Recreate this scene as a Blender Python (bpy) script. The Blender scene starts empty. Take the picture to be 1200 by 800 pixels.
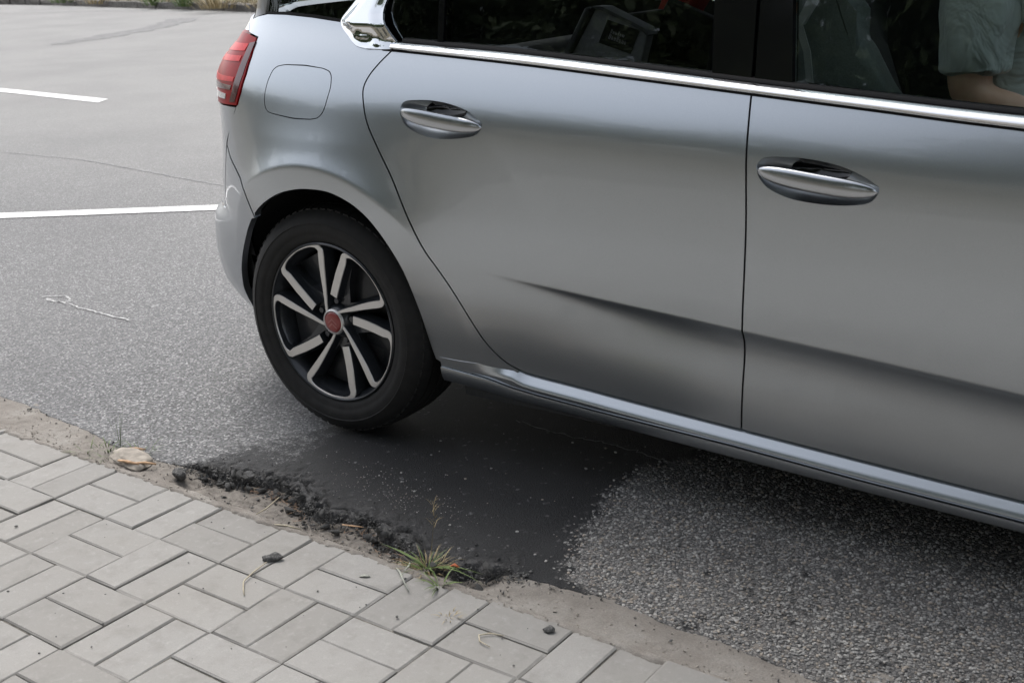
import bpy, bmesh, math, random
import numpy as np
from mathutils import Vector, Matrix, noise
from mathutils.geometry import delaunay_2d_cdt
random.seed(7); rng = np.random.default_rng(7)
SC = bpy.context.scene
COL = SC.collection

# ------------------------------------------------------------------ camera
CAM_R = np.array([[0.8128080707706815, 0.5817107265703266, -0.0309139237733677],
                  [0.1618512595698621, -0.27649211179782707, -0.9472889115202535],
                  [-0.5595955770605161, 0.7649606151342698, -0.3188856337744104]])
CAM_C = np.array([2.52931855, -1.52635897, 1.28457808])
cam = bpy.data.cameras.new('camera'); camo = bpy.data.objects.new('camera', cam); COL.objects.link(camo)
r_, d_, f_ = CAM_R
camo.matrix_world = Matrix(((r_[0], -d_[0], -f_[0], CAM_C[0]), (r_[1], -d_[1], -f_[1], CAM_C[1]),
                            (r_[2], -d_[2], -f_[2], CAM_C[2]), (0, 0, 0, 1)))
cam.sensor_width = 36; cam.lens = 42.70; cam.clip_start = .05; cam.clip_end = 600
cam.dof.use_dof = True; cam.dof.focus_distance = 3.1; cam.dof.aperture_fstop = 9
SC.camera = camo

# ------------------------------------------------------------------ light
SUN_EL, SUN_AZ = math.radians(57), math.radians(-60)      # azimuth from +Y towards +X
W = bpy.data.worlds.new('World'); SC.world = W; W.use_nodes = True
nt = W.node_tree; nt.nodes.clear()
o_ = nt.nodes.new('ShaderNodeOutputWorld'); bg = nt.nodes.new('ShaderNodeBackground')
sky = nt.nodes.new('ShaderNodeTexSky'); sky.sky_type = 'NISHITA'; sky.sun_disc = False
sky.sun_elevation = SUN_EL; sky.sun_rotation = SUN_AZ; sky.air_density = 1.0; sky.dust_density = 4.0; sky.ozone_density = 1.0
hs = nt.nodes.new('ShaderNodeHueSaturation'); hs.inputs['Saturation'].default_value = .36
nt.links.new(sky.outputs[0], hs.inputs['Color']); nt.links.new(hs.outputs[0], bg.inputs[0])
bg.inputs[1].default_value = .15; nt.links.new(bg.outputs[0], o_.inputs[0])
sun = bpy.data.lights.new('sun', 'SUN'); sun.energy = .8; sun.angle = math.radians(30); sun.color = (1, .96, .9)
so = bpy.data.objects.new('sun', sun); COL.objects.link(so)
sd = Vector((math.sin(SUN_AZ)*math.cos(SUN_EL), math.cos(SUN_AZ)*math.cos(SUN_EL), math.sin(SUN_EL)))
so.rotation_euler = sd.to_track_quat('Z', 'Y').to_euler(); so.location = sd*30
VS = SC.view_settings; VS.view_transform = 'Standard'; VS.look = 'None'; VS.gamma = 1; VS.exposure = 0.92
SC.cycles.max_bounces = 10; SC.cycles.transparent_max_bounces = 12

# ------------------------------------------------------------------ material helper
class Mt:
    def __init__(s, name):
        s.m = bpy.data.materials.new(name); s.m.use_nodes = True; s.t = s.m.node_tree; s.n = s.t.nodes
        s.n.clear(); s.out = s.n.new('ShaderNodeOutputMaterial')
        s.b = s.n.new('ShaderNodeBsdfPrincipled'); s.t.links.new(s.b.outputs[0], s.out.inputs[0]); s._co = None
    def L(s, a, b): s.t.links.new(a, b)
    def set(s, **k):
        for a, v in k.items():
            i = s.b.inputs[{'base': 'Base Color', 'metal': 'Metallic', 'rough': 'Roughness', 'coat': 'Coat Weight',
                            'coatr': 'Coat Roughness', 'spec': 'Specular IOR Level', 'normal': 'Normal', 'sss': 'Subsurface Weight',
                            'sheen': 'Sheen Weight', 'trans': 'Transmission Weight', 'ior': 'IOR'}[a]]
            if hasattr(v, 'is_linked') or hasattr(v, 'links'): s.L(v, i)
            else: i.default_value = (*v, 1) if isinstance(v, tuple) and len(v) == 3 else v
        return s
    def co(s, kind='Object'):
        if s._co is None: s._co = s.n.new('ShaderNodeTexCoord')
        return s._co.outputs[kind]
    def mapping(s, vec, scale):
        m = s.n.new('ShaderNodeMapping'); m.inputs['Scale'].default_value = scale; s.L(vec, m.inputs[0]); return m.outputs[0]
    def noise(s, scale, detail=4, rough=.55, vec=None, dist=0):
        n = s.n.new('ShaderNodeTexNoise'); n.inputs['Scale'].default_value = scale; n.inputs['Detail'].default_value = detail
        n.inputs['Roughness'].default_value = rough; n.inputs['Distortion'].default_value = dist
        s.L(vec or s.co(), n.inputs['Vector']); return n.outputs['Fac']
    def voro(s, scale, feature='F1', vec=None, rand=1.0):
        n = s.n.new('ShaderNodeTexVoronoi'); n.feature = feature; n.inputs['Scale'].default_value = scale
        n.inputs['Randomness'].default_value = rand; s.L(vec or s.co(), n.inputs['Vector']); return n
    def ramp(s, fac, stops, interp='LINEAR'):
        n = s.n.new('ShaderNodeValToRGB'); n.color_ramp.interpolation = interp; e = n.color_ramp.elements
        while len(e) < len(stops): e.new(.5)
        for x, (p, c) in zip(e, stops):
            x.position = p; x.color = (*c, 1) if isinstance(c, tuple) else (c, c, c, 1)
        s.L(fac, n.inputs[0]); return n.outputs[0]
    def mix(s, fac, a, b, mode='MIX'):
        n = s.n.new('ShaderNodeMix'); n.data_type = 'RGBA'; n.blend_type = mode
        for sock, v in ((n.inputs[0], fac), (n.inputs[6], a), (n.inputs[7], b)):
            if hasattr(v, 'links'): s.L(v, sock)
            elif isinstance(v, tuple): sock.default_value = (*v, 1)
            elif sock is n.inputs[0]: sock.default_value = v
            else: sock.default_value = (v, v, v, 1)
        return n.outputs[2]
    def math(s, op, a, b=0., clamp=False):
        n = s.n.new('ShaderNodeMath'); n.operation = op; n.use_clamp = clamp
        for sock, v in ((n.inputs[0], a), (n.inputs[1], b)):
            if hasattr(v, 'links'): s.L(v, sock)
            else: sock.default_value = v
        return n.outputs[0]
    def attr(s, name):
        n = s.n.new('ShaderNodeAttribute'); n.attribute_name = name; return n.outputs['Fac']
    def rand(s):
        return s.n.new('ShaderNodeObjectInfo').outputs['Random']
    def bump(s, h, strength=.3, dist=.002, prev=None):
        n = s.n.new('ShaderNodeBump'); n.inputs['Strength'].default_value = strength; n.inputs['Distance'].default_value = dist
        s.L(h, n.inputs['Height'])
        if prev is not None: s.L(prev, n.inputs['Normal'])
        return n.outputs[0]

def simple(name, base, rough=.5, metal=0., grain=0., gs=60, var=.12, **k):
    m = Mt(name)
    n = m.noise(gs, 5)
    lo = tuple(c*(1-var) for c in base); hi = tuple(min(1, c*(1+var)) for c in base)
    m.set(base=m.ramp(n, [(.3, lo), (.7, hi)]), rough=rough, metal=metal, **k)
    if grain: m.set(normal=m.bump(n, grain, .002))
    return m.m
MAT = {}
def build_materials():
    m = Mt('silver_paint')                       # metallic flake under clear coat
    fl = m.noise(900, 2); big = m.noise(3, 3)
    c = m.ramp(fl, [(.3, (.405, .436, .464)), (.7, (.465, .497, .526))])
    m.set(base=c, metal=.95, rough=.31, coat=1.0, coatr=.03); MAT['paint'] = m.m
    m = Mt('chrome'); m.set(base=(.82, .83, .84), metal=1.0, rough=m.ramp(m.noise(14, 3), [(.3, .035), (.7, .09)])); MAT['chrome'] = m.m
    m = Mt('satin_silver'); m.set(base=(.44, .46, .485), metal=1.0, rough=.24, coat=.8, coatr=.04); MAT['handle'] = m.m
    MAT['black_plastic'] = simple('black_plastic', (.007, .007, .008), .6, grain=.1, gs=300, spec=.2)
    MAT['black_gloss'] = simple('gloss_black_trim', (.006, .006, .007), .09, gs=6)
    MAT['dark'] = simple('underbody_black', (.008, .008, .008), .9)
    m = Mt('tyre_rubber'); n = m.noise(35, 5); d = m.ramp(n, [(.35, (.006,)*3), (.75, (.014, .0135, .013))])
    m.set(base=d, rough=.78, normal=m.bump(m.noise(260, 2), .12, .001)); MAT['rubber'] = m.m
    m = Mt('machined_alloy'); m.set(base=(.60, .59, .575), metal=.75, rough=m.ramp(m.noise(90, 3), [(.3, .30), (.7, .42)]), coat=.3, coatr=.1); MAT['alloy'] = m.m
    m = Mt('gunmetal_alloy'); m.set(base=m.ramp(m.noise(25, 4), [(.3, (.022, .025, .03)), (.7, (.035, .039, .046))]), metal=.3, rough=.36, coat=.5, coatr=.1); MAT['gunmetal'] = m.m
    MAT['disc'] = simple('brake_disc_steel', (.10, .10, .10), .45, .8, gs=40)
    m = Mt('red_lens'); m.set(base=m.ramp(m.noise(30, 2), [(.3, (.24, .003, .005)), (.7, (.33, .004, .007))]), rough=.3, spec=.12, coat=.06, coatr=.05); MAT['lens'] = m.m
    m = Mt('dark_red_lens'); m.set(base=m.ramp(m.noise(30, 2), [(.3, (.05, .003, .006)), (.7, (.08, .004, .008))]), rough=.2, coat=.5, coatr=.05); MAT['lens_dark'] = m.m
    m = Mt('red_reflector'); m.set(base=m.ramp(m.noise(60, 2), [(.3, (.52, .012, .016)), (.7, (.66, .022, .026))]), rough=.3, spec=.2, coat=.08, coatr=.05); MAT['lens_bright'] = m.m
    m = Mt('clear_lens'); m.set(base=m.ramp(m.noise(60, 2), [(.3, (.5, .48, .46)), (.7, (.62, .6, .58))]), rough=.15, coat=1.); MAT['lens_clear'] = m.m
    MAT['cap_red'] = simple('red_hub_cap', (.24, .030, .028), .35, coat=.4)
    MAT['cap_mark'] = simple('faded_pink_mark', (.33, .11, .10), .4)
    for key, tint, nm in (('glass_rear', (.52, .54, .54), 'privacy_glass'), ('glass_front', (.86, .93, .90), 'green_tint_glass')):
        m = bpy.data.materials.new(nm); m.use_nodes = True; t = m.node_tree; t.nodes.clear()
        o = t.nodes.new('ShaderNodeOutputMaterial'); mx = t.nodes.new('ShaderNodeMixShader'); tr = t.nodes.new('ShaderNodeBsdfTransparent')
        gl = t.nodes.new('ShaderNodeBsdfGlossy'); fr = t.nodes.new('ShaderNodeFresnel'); fr.inputs[0].default_value = 1.5
        tc = t.nodes.new('ShaderNodeTexCoord'); nz = t.nodes.new('ShaderNodeTexNoise'); nz.inputs['Scale'].default_value = 5
        bp = t.nodes.new('ShaderNodeBump'); bp.inputs['Strength'].default_value = .03; bp.inputs['Distance'].default_value = .01
        t.links.new(tc.outputs['Object'], nz.inputs[0]); t.links.new(nz.outputs['Fac'], bp.inputs['Height']); t.links.new(bp.outputs[0], gl.inputs['Normal'])
        tr.inputs[0].default_value = (*tint, 1); gl.inputs['Roughness'].default_value = .01; gl.inputs[0].default_value = (.9, .95, .97, 1)
        t.links.new(fr.outputs[0], mx.inputs[0]); t.links.new(tr.outputs[0], mx.inputs[1]); t.links.new(gl.outputs[0], mx.inputs[2]); t.links.new(mx.outputs[0], o.inputs[0])
        MAT[key] = m
    MAT['seat_fabric'] = simple('grey_seat_fabric', (.24, .28, .27), .9, grain=.3, gs=220)
    MAT['trim_and_shade_dark'] = simple('dark_cabin_trim_and_shade', (.006, .0065, .0065), .8, grain=.2, gs=200)  # real trim; also colours in cabin shade on seats
    MAT['belt'] = simple('grey_seat_belt', (.55, .60, .58), .8, grain=.3, gs=400)
    MAT['child_grey'] = simple('grey_child_seat_plastic', (.40, .41, .42), .6, grain=.1, gs=120)
    MAT['child_dark'] = simple('charcoal_child_seat_plastic', (.10, .105, .11), .6)
    MAT['label_black'] = simple('black_label', (.006, .006, .006), .5)
    MAT['label_print'] = simple('white_print', (.6, .6, .6), .6)
    MAT['red_fabric'] = simple('dark_red_fabric', (.38, .03, .025), .9, grain=.3, gs=160)
    m = Mt('grey_green_tshirt'); w1 = m.noise(9, 3, dist=1.2); w2 = m.noise(420, 2)
    m.set(base=m.ramp(m.noise(6, 4), [(.3, (.36, .405, .39)), (.7, (.44, .48, .465))]), rough=.9, sheen=.2,
          normal=m.bump(w1, .9, .03, m.bump(w2, .2, .001))); MAT['shirt'] = m.m
    MAT['trousers'] = simple('dark_blue_trousers', (.03, .035, .05), .9, grain=.3, gs=200)
    m = Mt('skin'); m.set(base=m.ramp(m.noise(30, 4), [(.3, (.60, .36, .25)), (.7, (.70, .44, .32))]), rough=.5, sss=.08,
                          normal=m.bump(m.noise(300, 2), .1, .001)); MAT['skin'] = m.m
    MAT['hair'] = simple('dark_brown_hair', (.025, .016, .011), .6, grain=.5, gs=90)
    # paving
    m = Mt('concrete_paver'); rn = m.rand(); g = m.noise(340, 4, .7); b = m.noise(9, 5); wp = m.n.new('ShaderNodeNewGeometry').outputs['Position']
    big = m.noise(2.2, 4, vec=wp); fine = m.noise(60, 4, .65, vec=wp); spk = m.voro(150, vec=wp).outputs['Distance']
    c = m.ramp(rn, [(0, (.238, .232, .219)), (.5, (.280, .274, .261)), (1, (.312, .306, .293))])
    c = m.mix(m.ramp(g, [(.32, .55), (.68, 0.)]), c, (.22, .212, .20))
    c = m.mix(m.ramp(fine, [(.55, 0.), (.8, .35)]), c, (.44, .43, .41))
    c = m.mix(m.ramp(big, [(.42, 0.), (.72, .42)]), c, (.235, .222, .20))
    c = m.mix(m.ramp(spk, [(.05, .5), (.13, 0.)]), c, (.13, .125, .12))
    st = m.noise(13, 6, .7, vec=wp); c = m.mix(m.ramp(st, [(.50, 0.), (.72, .55)]), c, (.175, .168, .155)); c = m.mix(m.ramp(m.noise(24, 5, .75, vec=wp), [(.60, 0.), (.75, .4)]), c, (.40, .395, .38))
    m.set(base=c, rough=.88, normal=m.bump(fine, .25, .003, m.bump(g, .35, .0012))); MAT['paver'] = m.m
    m = Mt('joint_sand'); m.set(base=m.ramp(m.noise(40, 6, .7), [(.3, (.05, .046, .04)), (.5, (.11, .102, .088)), (.7, (.22, .205, .175))]), rough=1., normal=m.bump(m.noise(400, 3), .8, .003)); MAT['joint'] = m.m
    m = Mt('kerb_concrete'); b = m.noise(7, 6, .65); g = m.noise(260, 4, .7); s_ = m.voro(170).outputs['Distance']
    c = m.ramp(b, [(.3, (.165, .147, .128)), (.5, (.232, .212, .188)), (.72, (.33, .315, .288))])
    c = m.mix(m.ramp(g, [(.35, .5), (.65, 0.)]), c, (.14, .128, .115))
    c = m.mix(m.ramp(s_, [(.08, .5), (.2, 0.)]), c, (.42, .40, .37))
    c = m.mix(m.attr('dirt'), c, m.ramp(m.noise(55, 5, .7), [(.35, (.105, .094, .082)), (.65, (.225, .205, .182))]))
    m.set(base=c, rough=.95, normal=m.bump(b, .5, .01, m.bump(g, .6, .003))); MAT['kerb'] = m.m
    # asphalt
    m = Mt('asphalt'); co = m.co()
    v = m.voro(112, vec=co); vd = m.voro(112, 'DISTANCE_TO_EDGE', vec=co).outputs['Distance']
    v2 = m.voro(175, vec=co); v2d = v2.outputs['Distance']
    big = m.noise(.9, 5); med = m.noise(7, 5, .6); fine = m.noise(220, 4, .7)
    sep = m.n.new('ShaderNodeSeparateColor'); m.L(v.outputs['Color'], sep.inputs[0])
    stone = m.ramp(sep.outputs[0], [(0, (.085, .084, .083)), (.3, (.20, .195, .188)), (.7, (.315, .303, .287)), (.92, (.41, .395, .37)), (1, (.55, .535, .51))])
    warm = m.ramp(sep.outputs[1], [(.45, 0.), (.95, .5)])
    stone = m.mix(warm, stone, (.24, .20, .165))
    gap = m.ramp(vd, [(.03, 1.), (.11, 0.)])
    coarse = m.mix(gap, stone, (.06, .06, .061))
    sep2 = m.n.new('ShaderNodeSeparateColor'); m.L(v2.outputs['Color'], sep2.inputs[0])
    fin = m.ramp(sep2.outputs[0], [(0, (.06, .061, .064)), (.5, (.135, .137, .141)), (.85, (.225, .226, .229)), (1, (.42, .42, .418))])
    cm = m.attr('coarse')                       # 1 near the kerb to the right, where the stones are bare
    col = m.mix(cm, fin, coarse)
    col = m.mix(m.ramp(fine, [(.3, .35), (.7, 0.)]), col, (.10, .10, .10))
    # worn carriageway; open-sky brightness put into the colour towards the far side, warmer
    col = m.mix(m.math('MULTIPLY', m.attr('far'), .72), col, m.ramp(fine, [(.3, (.225, .222, .215)), (.7, (.335, .33, .318))]))
    col = m.mix(m.ramp(big, [(.42, 0.), (.7, .3)]), col, (.12, .12, .122)); col = m.mix(m.math('MULTIPLY', cm, m.ramp(m.noise(3.1, 5, .65), [(.46, 0.), (.70, .45)])), col, (.088, .082, .076))
    # tar patch with ragged, stone-sprinkled border
    nz = m.math('ADD', m.math('ADD', m.math('MULTIPLY', med, .8), m.math('MULTIPLY', m.noise(26, 5, .7), .8)), m.math('MULTIPLY', fine, .9))
    mask = m.math('ADD', m.attr('patch'), m.math('SUBTRACT', nz, 1.25))
    mask = m.ramp(mask, [(.42, 0.), (.56, 1.)])
    keep = m.math('MULTIPLY', m.ramp(sep.outputs[2], [(.965, 0.), (.985, .6)]), m.ramp(med, [(.35, .15), (.6, 1.)]))
    mask = m.math('SUBTRACT', mask, keep, True)
    tar = m.ramp(fine, [(.3, (.005, .0056, .0065)), (.55, (.014, .0148, .0165)), (.75, (.030, .031, .034))])
    tar = m.mix(m.ramp(med, [(.45, 0.), (.75, .35)]), tar, (.036, .037, .040))
    col = m.mix(mask, col, tar)
    crk = m.ramp(m.attr('rubble'), [(.2, 0.), (.7, 1.)])
    col = m.mix(crk, col, m.ramp(fine, [(.3, (.028, .028, .029)), (.55, (.075, .075, .076)), (.75, (.16, .158, .152))]))
    col = m.mix(m.attr('crackd'), col, (.006, .006, .006))
    col = m.mix(m.attr('spot'), col, (.018, .0185, .020))
    col = m.mix(m.ramp(m.attr('seam'), [(.3, 0.), (.8, .75)]), col, (.10, .10, .102))
    hgt = m.mix(cm, m.ramp(v2d, [(0, 1.), (.6, 0.)]), m.ramp(vd, [(0, 0.), (.3, 1.)]))
    hb = m.mix(mask, hgt, m.ramp(fine, [(.3, .30), (.7, .95)]))
    m.set(base=col, rough=m.ramp(mask, [(0, .85), (1, .68)]), normal=m.bump(hb, .75, .004, m.bump(fine, .3, .002))); MAT['asphalt'] = m.m
    m = Mt('asphalt_crumb'); n = m.noise(120, 5, .7)
    m.set(base=m.ramp(n, [(.3, (.03, .03, .031)), (.52, (.095, .094, .091)), (.75, (.26, .255, .245))]), rough=.85, normal=m.bump(n, .9, .004)); MAT['crumb'] = m.m
    m = Mt('road_paint'); n = m.noise(90, 5, .7); n2 = m.noise(6, 4)
    c = m.mix(m.ramp(n, [(.30, .75), (.46, 0.)]), m.ramp(n2, [(.3, (.66, .66, .65)), (.7, (.78, .78, .77))]), (.27, .27, .27))
    m.set(base=c, rough=.7, normal=m.bump(m.noise(300, 3), .4, .002)); MAT['road_paint'] = m.m
    m = Mt('chalk_line'); n = m.noise(60, 5, .75)
    m.set(base=m.ramp(n, [(.4, (.25, .25, .25)), (.6, (.52, .52, .51))]), rough=.9); MAT['chalk'] = m.m
    m = Mt('seam_line'); m.set(base=m.ramp(m.noise(25, 5, .75), [(.4, (.20, .20, .20)), (.65, (.34, .34, .335))]), rough=.9); MAT['seam_line'] = m.m
    m = Mt('soil'); n = m.noise(5, 6, .65)
    m.set(base=m.ramp(n, [(.3, (.055, .05, .035)), (.5, (.10, .09, .06)), (.7, (.16, .14, .10))]), rough=1., normal=m.bump(m.noise(60, 5), .8, .02)); MAT['soil'] = m.m
    MAT['far_kerb'] = simple('weathered_kerb_stone', (.15, .14, .128), .95, grain=.7, gs=22, var=.5)
    def leafy(nm, a, b, rough=.6):
        m = Mt(nm); rv = m.attr('tone')
        m.set(base=m.ramp(rv, [(0, a), (1, b)]), rough=rough); m.b.inputs['Subsurface Weight'].default_value = 0
        return m.m
    MAT['grass'] = leafy('green_grass', (.045, .085, .018), (.13, .19, .05))
    MAT['dry_grass'] = leafy('dry_grass', (.20, .15, .07), (.38, .31, .17))
    MAT['foliage'] = leafy('tree_leaves', (.04, .07, .025), (.12, .155, .06))
    MAT['bark'] = simple('bark', (.09, .07, .05), .95, grain=.8, gs=18, var=.4)
    MAT['wood_bit'] = simple('broken_wood', (.42, .27, .16), .85, grain=.4, gs=80, var=.35)
    MAT['straw'] = simple('straw', (.44, .39, .29), .8, var=.2)
    MAT['white_leaf'] = simple('pale_dry_leaf', (.36, .37, .32), .8, var=.2)
    MAT['pale_stone'] = simple('pale_stone', (.29, .262, .226), .95, grain=.9, gs=45, var=.3)
    MAT['orange_leaf'] = simple('orange_leaf', (.42, .12, .05), .8)
build_materials()

# ------------------------------------------------------------------ object helpers
def link(o, parent=None, **props):
    COL.objects.link(o)
    if parent is not None: o.parent = parent
    for k, v in props.items(): o[k] = v
    return o
def obj(name, me, parent=None, mat=None, **props):
    o = bpy.data.objects.new(name, me)
    if mat is not None:
        me.materials.clear()
        for x in (mat if isinstance(mat, (list, tuple)) else [mat]): me.materials.append(x)
    return link(o, parent, **props)
def empty(name, loc=(0, 0, 0), **props):
    o = bpy.data.objects.new(name, None); o.empty_display_size = .1; o.location = loc; return link(o, None, **props)
def mesh_np(name, V, F, smooth=True):
    me = bpy.data.meshes.new(name); V = np.asarray(V, np.float32)
    F = np.asarray(F, np.int32); n = F.shape[1]
    me.vertices.add(len(V)); me.vertices.foreach_set('co', V.ravel())
    me.loops.add(F.size); me.loops.foreach_set('vertex_index', F.ravel())
    me.polygons.add(len(F)); me.polygons.foreach_set('loop_start', np.arange(0, F.size, n, dtype=np.int32))
    me.polygons.foreach_set('use_smooth', np.full(len(F), smooth)); me.update(calc_edges=True); me.validate(); return me
def mesh(name, V, F, smooth=False):
    me = bpy.data.meshes.new(name); me.from_pydata([tuple(map(float, v)) for v in V], [], F); me.update()
    if smooth: me.polygons.foreach_set('use_smooth', np.full(len(me.polygons), True))
    return me
def bm_mesh(name, bm, smooth=False):
    bmesh.ops.recalc_face_normals(bm, faces=bm.faces)
    me = bpy.data.meshes.new(name); bm.to_mesh(me); bm.free()
    if smooth: me.polygons.foreach_set('use_smooth', np.full(len(me.polygons), True))
    return me
def sharp(me, ang=35):
    me.polygons.foreach_set('use_smooth', np.full(len(me.polygons), True)); me.set_sharp_from_angle(angle=math.radians(ang)); return me
def float_attr(me, name, a):
    at = me.attributes.new(name, 'FLOAT', 'POINT'); at.data.foreach_set('value', np.asarray(a, np.float32))
def sstep(t): t = np.clip(t, 0, 1); return t*t*(3-2*t)
def vnoise(X, Y, sc, seed=0, octv=4, rough=.55):
    """value noise on arrays"""
    out = np.zeros_like(X, float); amp = 1.; tot = 0.
    for o in range(octv):
        g = np.random.default_rng(seed*31+o).random((257, 257)); x = X*sc*2**o; y = Y*sc*2**o
        xi = np.floor(x).astype(int); yi = np.floor(y).astype(int); fx = sstep(x-xi); fy = sstep(y-yi)
        a = g[xi % 256, yi % 256]*(1-fx)+g[(xi+1) % 256, yi % 256]*fx; b = g[xi % 256, (yi+1) % 256]*(1-fx)+g[(xi+1) % 256, (yi+1) % 256]*fx
        out += amp*(a*(1-fy)+b*fy); tot += amp; amp *= rough
    return out/tot
def inside(px, py, poly):
    poly = np.asarray(poly, float); r = np.zeros(np.shape(px), bool); j = len(poly)-1
    for i in range(len(poly)):
        xi, yi = poly[i]; xj, yj = poly[j]
        c = ((yi > py) != (yj > py)) & (px < (xj-xi)*(py-yi)/(yj-yi+1e-15)+xi); r ^= c; j = i
    return r
def polydist(px, py, poly, closed=True):
    poly = np.asarray(poly, float); d = np.full(np.shape(px), 1e9); n = len(poly)
    for i in range(n if closed else n-1):
        a, b = poly[i], poly[(i+1) % n]; ab = b-a; t = np.clip(((px-a[0])*ab[0]+(py-a[1])*ab[1])/(ab@ab+1e-12), 0, 1)
        d = np.minimum(d, np.hypot(px-a[0]-t*ab[0], py-a[1]-t*ab[1]))
    return d

# ================================================================== GROUND
EDGE = np.array([(-40, .40), (-8, .38), (-3, .36), (-1.4, .35), (-.769, .342), (-.653, .347), (-.484, .324), (-.314, .317), (-.164, .29), (-.031, .285), (.083, .291), (.15, .32), (.24, .327),
                 (.324, .337), (.399, .354), (.473, .354), (.537, .311), (.599, .285), (.675, .307), (.742, .323), (.804, .297), (.885, .277), (.955, .252),
                 (1.058, .242), (1.109, .266), (1.142, .313), (1.213, .307), (1.333, .318), (1.369, .325), (1.497, .31), (1.666, .304), (1.81, .288), (2.6, .29), (8, .29), (40, .3)])
BROKEN = lambda x: sstep((x-.10)/.12)*(1-sstep((x-1.10)/.09))
def axis(a, b, step, lo, hi, grow=1.35):
    mid = list(np.arange(a, b, step)); L = []; x = a; s = step
    while x > lo: s *= grow; x -= s; L.append(max(x, lo))
    Rr = []; x = mid[-1]; s = step
    while x < hi: s *= grow; x += s; Rr.append(min(x, hi))
    return np.array(L[::-1]+mid+Rr)
def grid_faces(nx, ny):
    i = np.arange(nx*ny).reshape(nx, ny)
    return np.stack([i[:-1, :-1].ravel(), i[1:, :-1].ravel(), i[1:, 1:].ravel(), i[:-1, 1:].ravel()], -1)
def road():
    xs = axis(-.9, 2.35, .0055, -250, 250); ys = np.concatenate([np.arange(.19, .42, .0045), axis(.42, 1.3, .011, .42, 16.0, 1.3)[0:]])
    ys = np.unique(ys); X, Y = np.meshgrid(xs, ys, indexing='ij')
    br = BROKEN(X)
    jag = (vnoise(X, Y, 24, 3, 3, .6)-.5)
    d = Y-np.interp(X, EDGE[:, 0], EDGE[:, 1])+jag*(.012+.055*br)
    top = -.006+.0115*sstep((Y-.36)/.3)+(vnoise(X, Y, 3, 5, 3)-.5)*.0015
    # broken crust: blocky plates with cracks between
    near = br*np.exp(-np.maximum(d, 0)/.045)
    pts = rng.random((420, 2))*[1.25, .30]+[.0, .18]; hts = rng.random(420)
    sel = (near > .05); cell = np.zeros_like(X); crack = np.zeros_like(X)
    xx, yy = X[sel], Y[sel]; wx = xx+(vnoise(xx, yy, 60, 9)-.5)*.02; wy = yy+(vnoise(xx, yy, 60, 10)-.5)*.02
    D = (wx[:, None]-pts[None, :, 0])**2+(wy[:, None]-pts[None, :, 1])**2; k = np.argpartition(D, 1, 1)[:, :2]
    da = np.sqrt(np.take_along_axis(D, k, 1)); o = np.argsort(da, 1); da = np.take_along_axis(da, o, 1); k = np.take_along_axis(k, o, 1)
    cell[sel] = hts[k[:, 0]]; crack[sel] = 1-sstep((da[:, 1]-da[:, 0])/.006)
    lip = np.exp(-(np.abs(d-(.022+.060*vnoise(X, Y*0+3, 7, 17, 3)))/.0045)**2)*br*sstep((vnoise(X, Y*0, 11, 18, 2)-.30)/.12)
    z = top-.016*lip+near*(.006+.022*(cell-.45)-.018*crack+.012*(vnoise(X, Y, 70, 12)-.5))
    fall = .011+.026*br; dz = 1-sstep((d+.003)/fall)
    z = z-.075*dz+br*dz*(1-dz)*4*(vnoise(X, Y, 110, 14, 2)-.5)*.022
    me = mesh_np('road', np.stack([X, Y, z], -1).reshape(-1, 3), grid_faces(*X.shape))
    PATCH = [(.05, .20), (.16, .40), (.273, .505), (.30, .70), (.22, .95), (.25, 1.15), (.668, 1.2), (1.186, 1.131), (1.25, 1.03), (1.15, .90), (1.142, .77), (1.185, .62), (1.20, .47), (1.25, .385), (1.345, .335), (1.37, .20)]
    sgn = np.where(inside(X, Y, PATCH), 1, -1)*polydist(X, Y, PATCH)
    soft = .10+.10*np.exp(-((X-.22)/.22)**2)
    float_attr(me, 'patch', np.clip(.5+sgn/soft*.5, 0, 1).ravel())
    co = sstep((X-.95)/.35)*(1-sstep((Y-1.9)/1.2)); float_attr(me, 'coarse', np.maximum(co, .0).ravel())
    float_attr(me, 'far', (sstep((Y-1.2)/3.6)*.75+.25*sstep((-X-.3)/1.5)).ravel())
    spots = [(1.515, .524, .010), (1.696, .623, .012), (1.614, .511, .012), (1.674, .453, .011), (1.741, .45, .013), (1.576, .331, .022), (1.585, .37, .012), (1.604, .399, .010), (1.718, .464, .009), (2.028, .589, .012), (1.936, .406, .009), (1.259, .39, .018), (1.303, .323, .030), (1.325, .318, .014), (2.14, .481, .010), (1.926, .692, .008), (2.037, .782, .009)]
    spot = np.zeros_like(X); wob = (vnoise(X, Y, 55, 51, 3)-.5)
    for x_, y_, r_s in spots: spot = np.maximum(spot, 1-sstep((np.hypot(X-x_, (Y-y_)*1.2)/r_s-.75+wob*1.1)/.35))
    float_attr(me, 'spot', spot.ravel())
    float_attr(me, 'rubble', np.clip(near*1.4, 0, 1).ravel()); float_attr(me, 'crackd', np.clip(crack*near*1.3+lip, 0, 1).ravel())
    seam = np.exp(-((Y-(2.95+.02*(X+4)))/.03)**2)*0
    FP = [(-12.5, 8.6), (-13.6, 10.2), (-14.0, 11.4), (-15.5, 12.95), (-15.2, 13.6), (-14.3, 12.8), (-13.3, 11.1), (-12.3, 9.2)]
    far_ = np.where(inside(X, Y, FP), .8, 0)+np.exp(-(polydist(X, Y, [(-20, 11), (-18, 12.5), (-16, 13.5)], False)/.12)**2)*.6
    float_attr(me, 'seam', np.clip(seam+far_, 0, 1).ravel())
    return obj('road', me, mat=MAT['asphalt'], kind='structure')
road()
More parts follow.
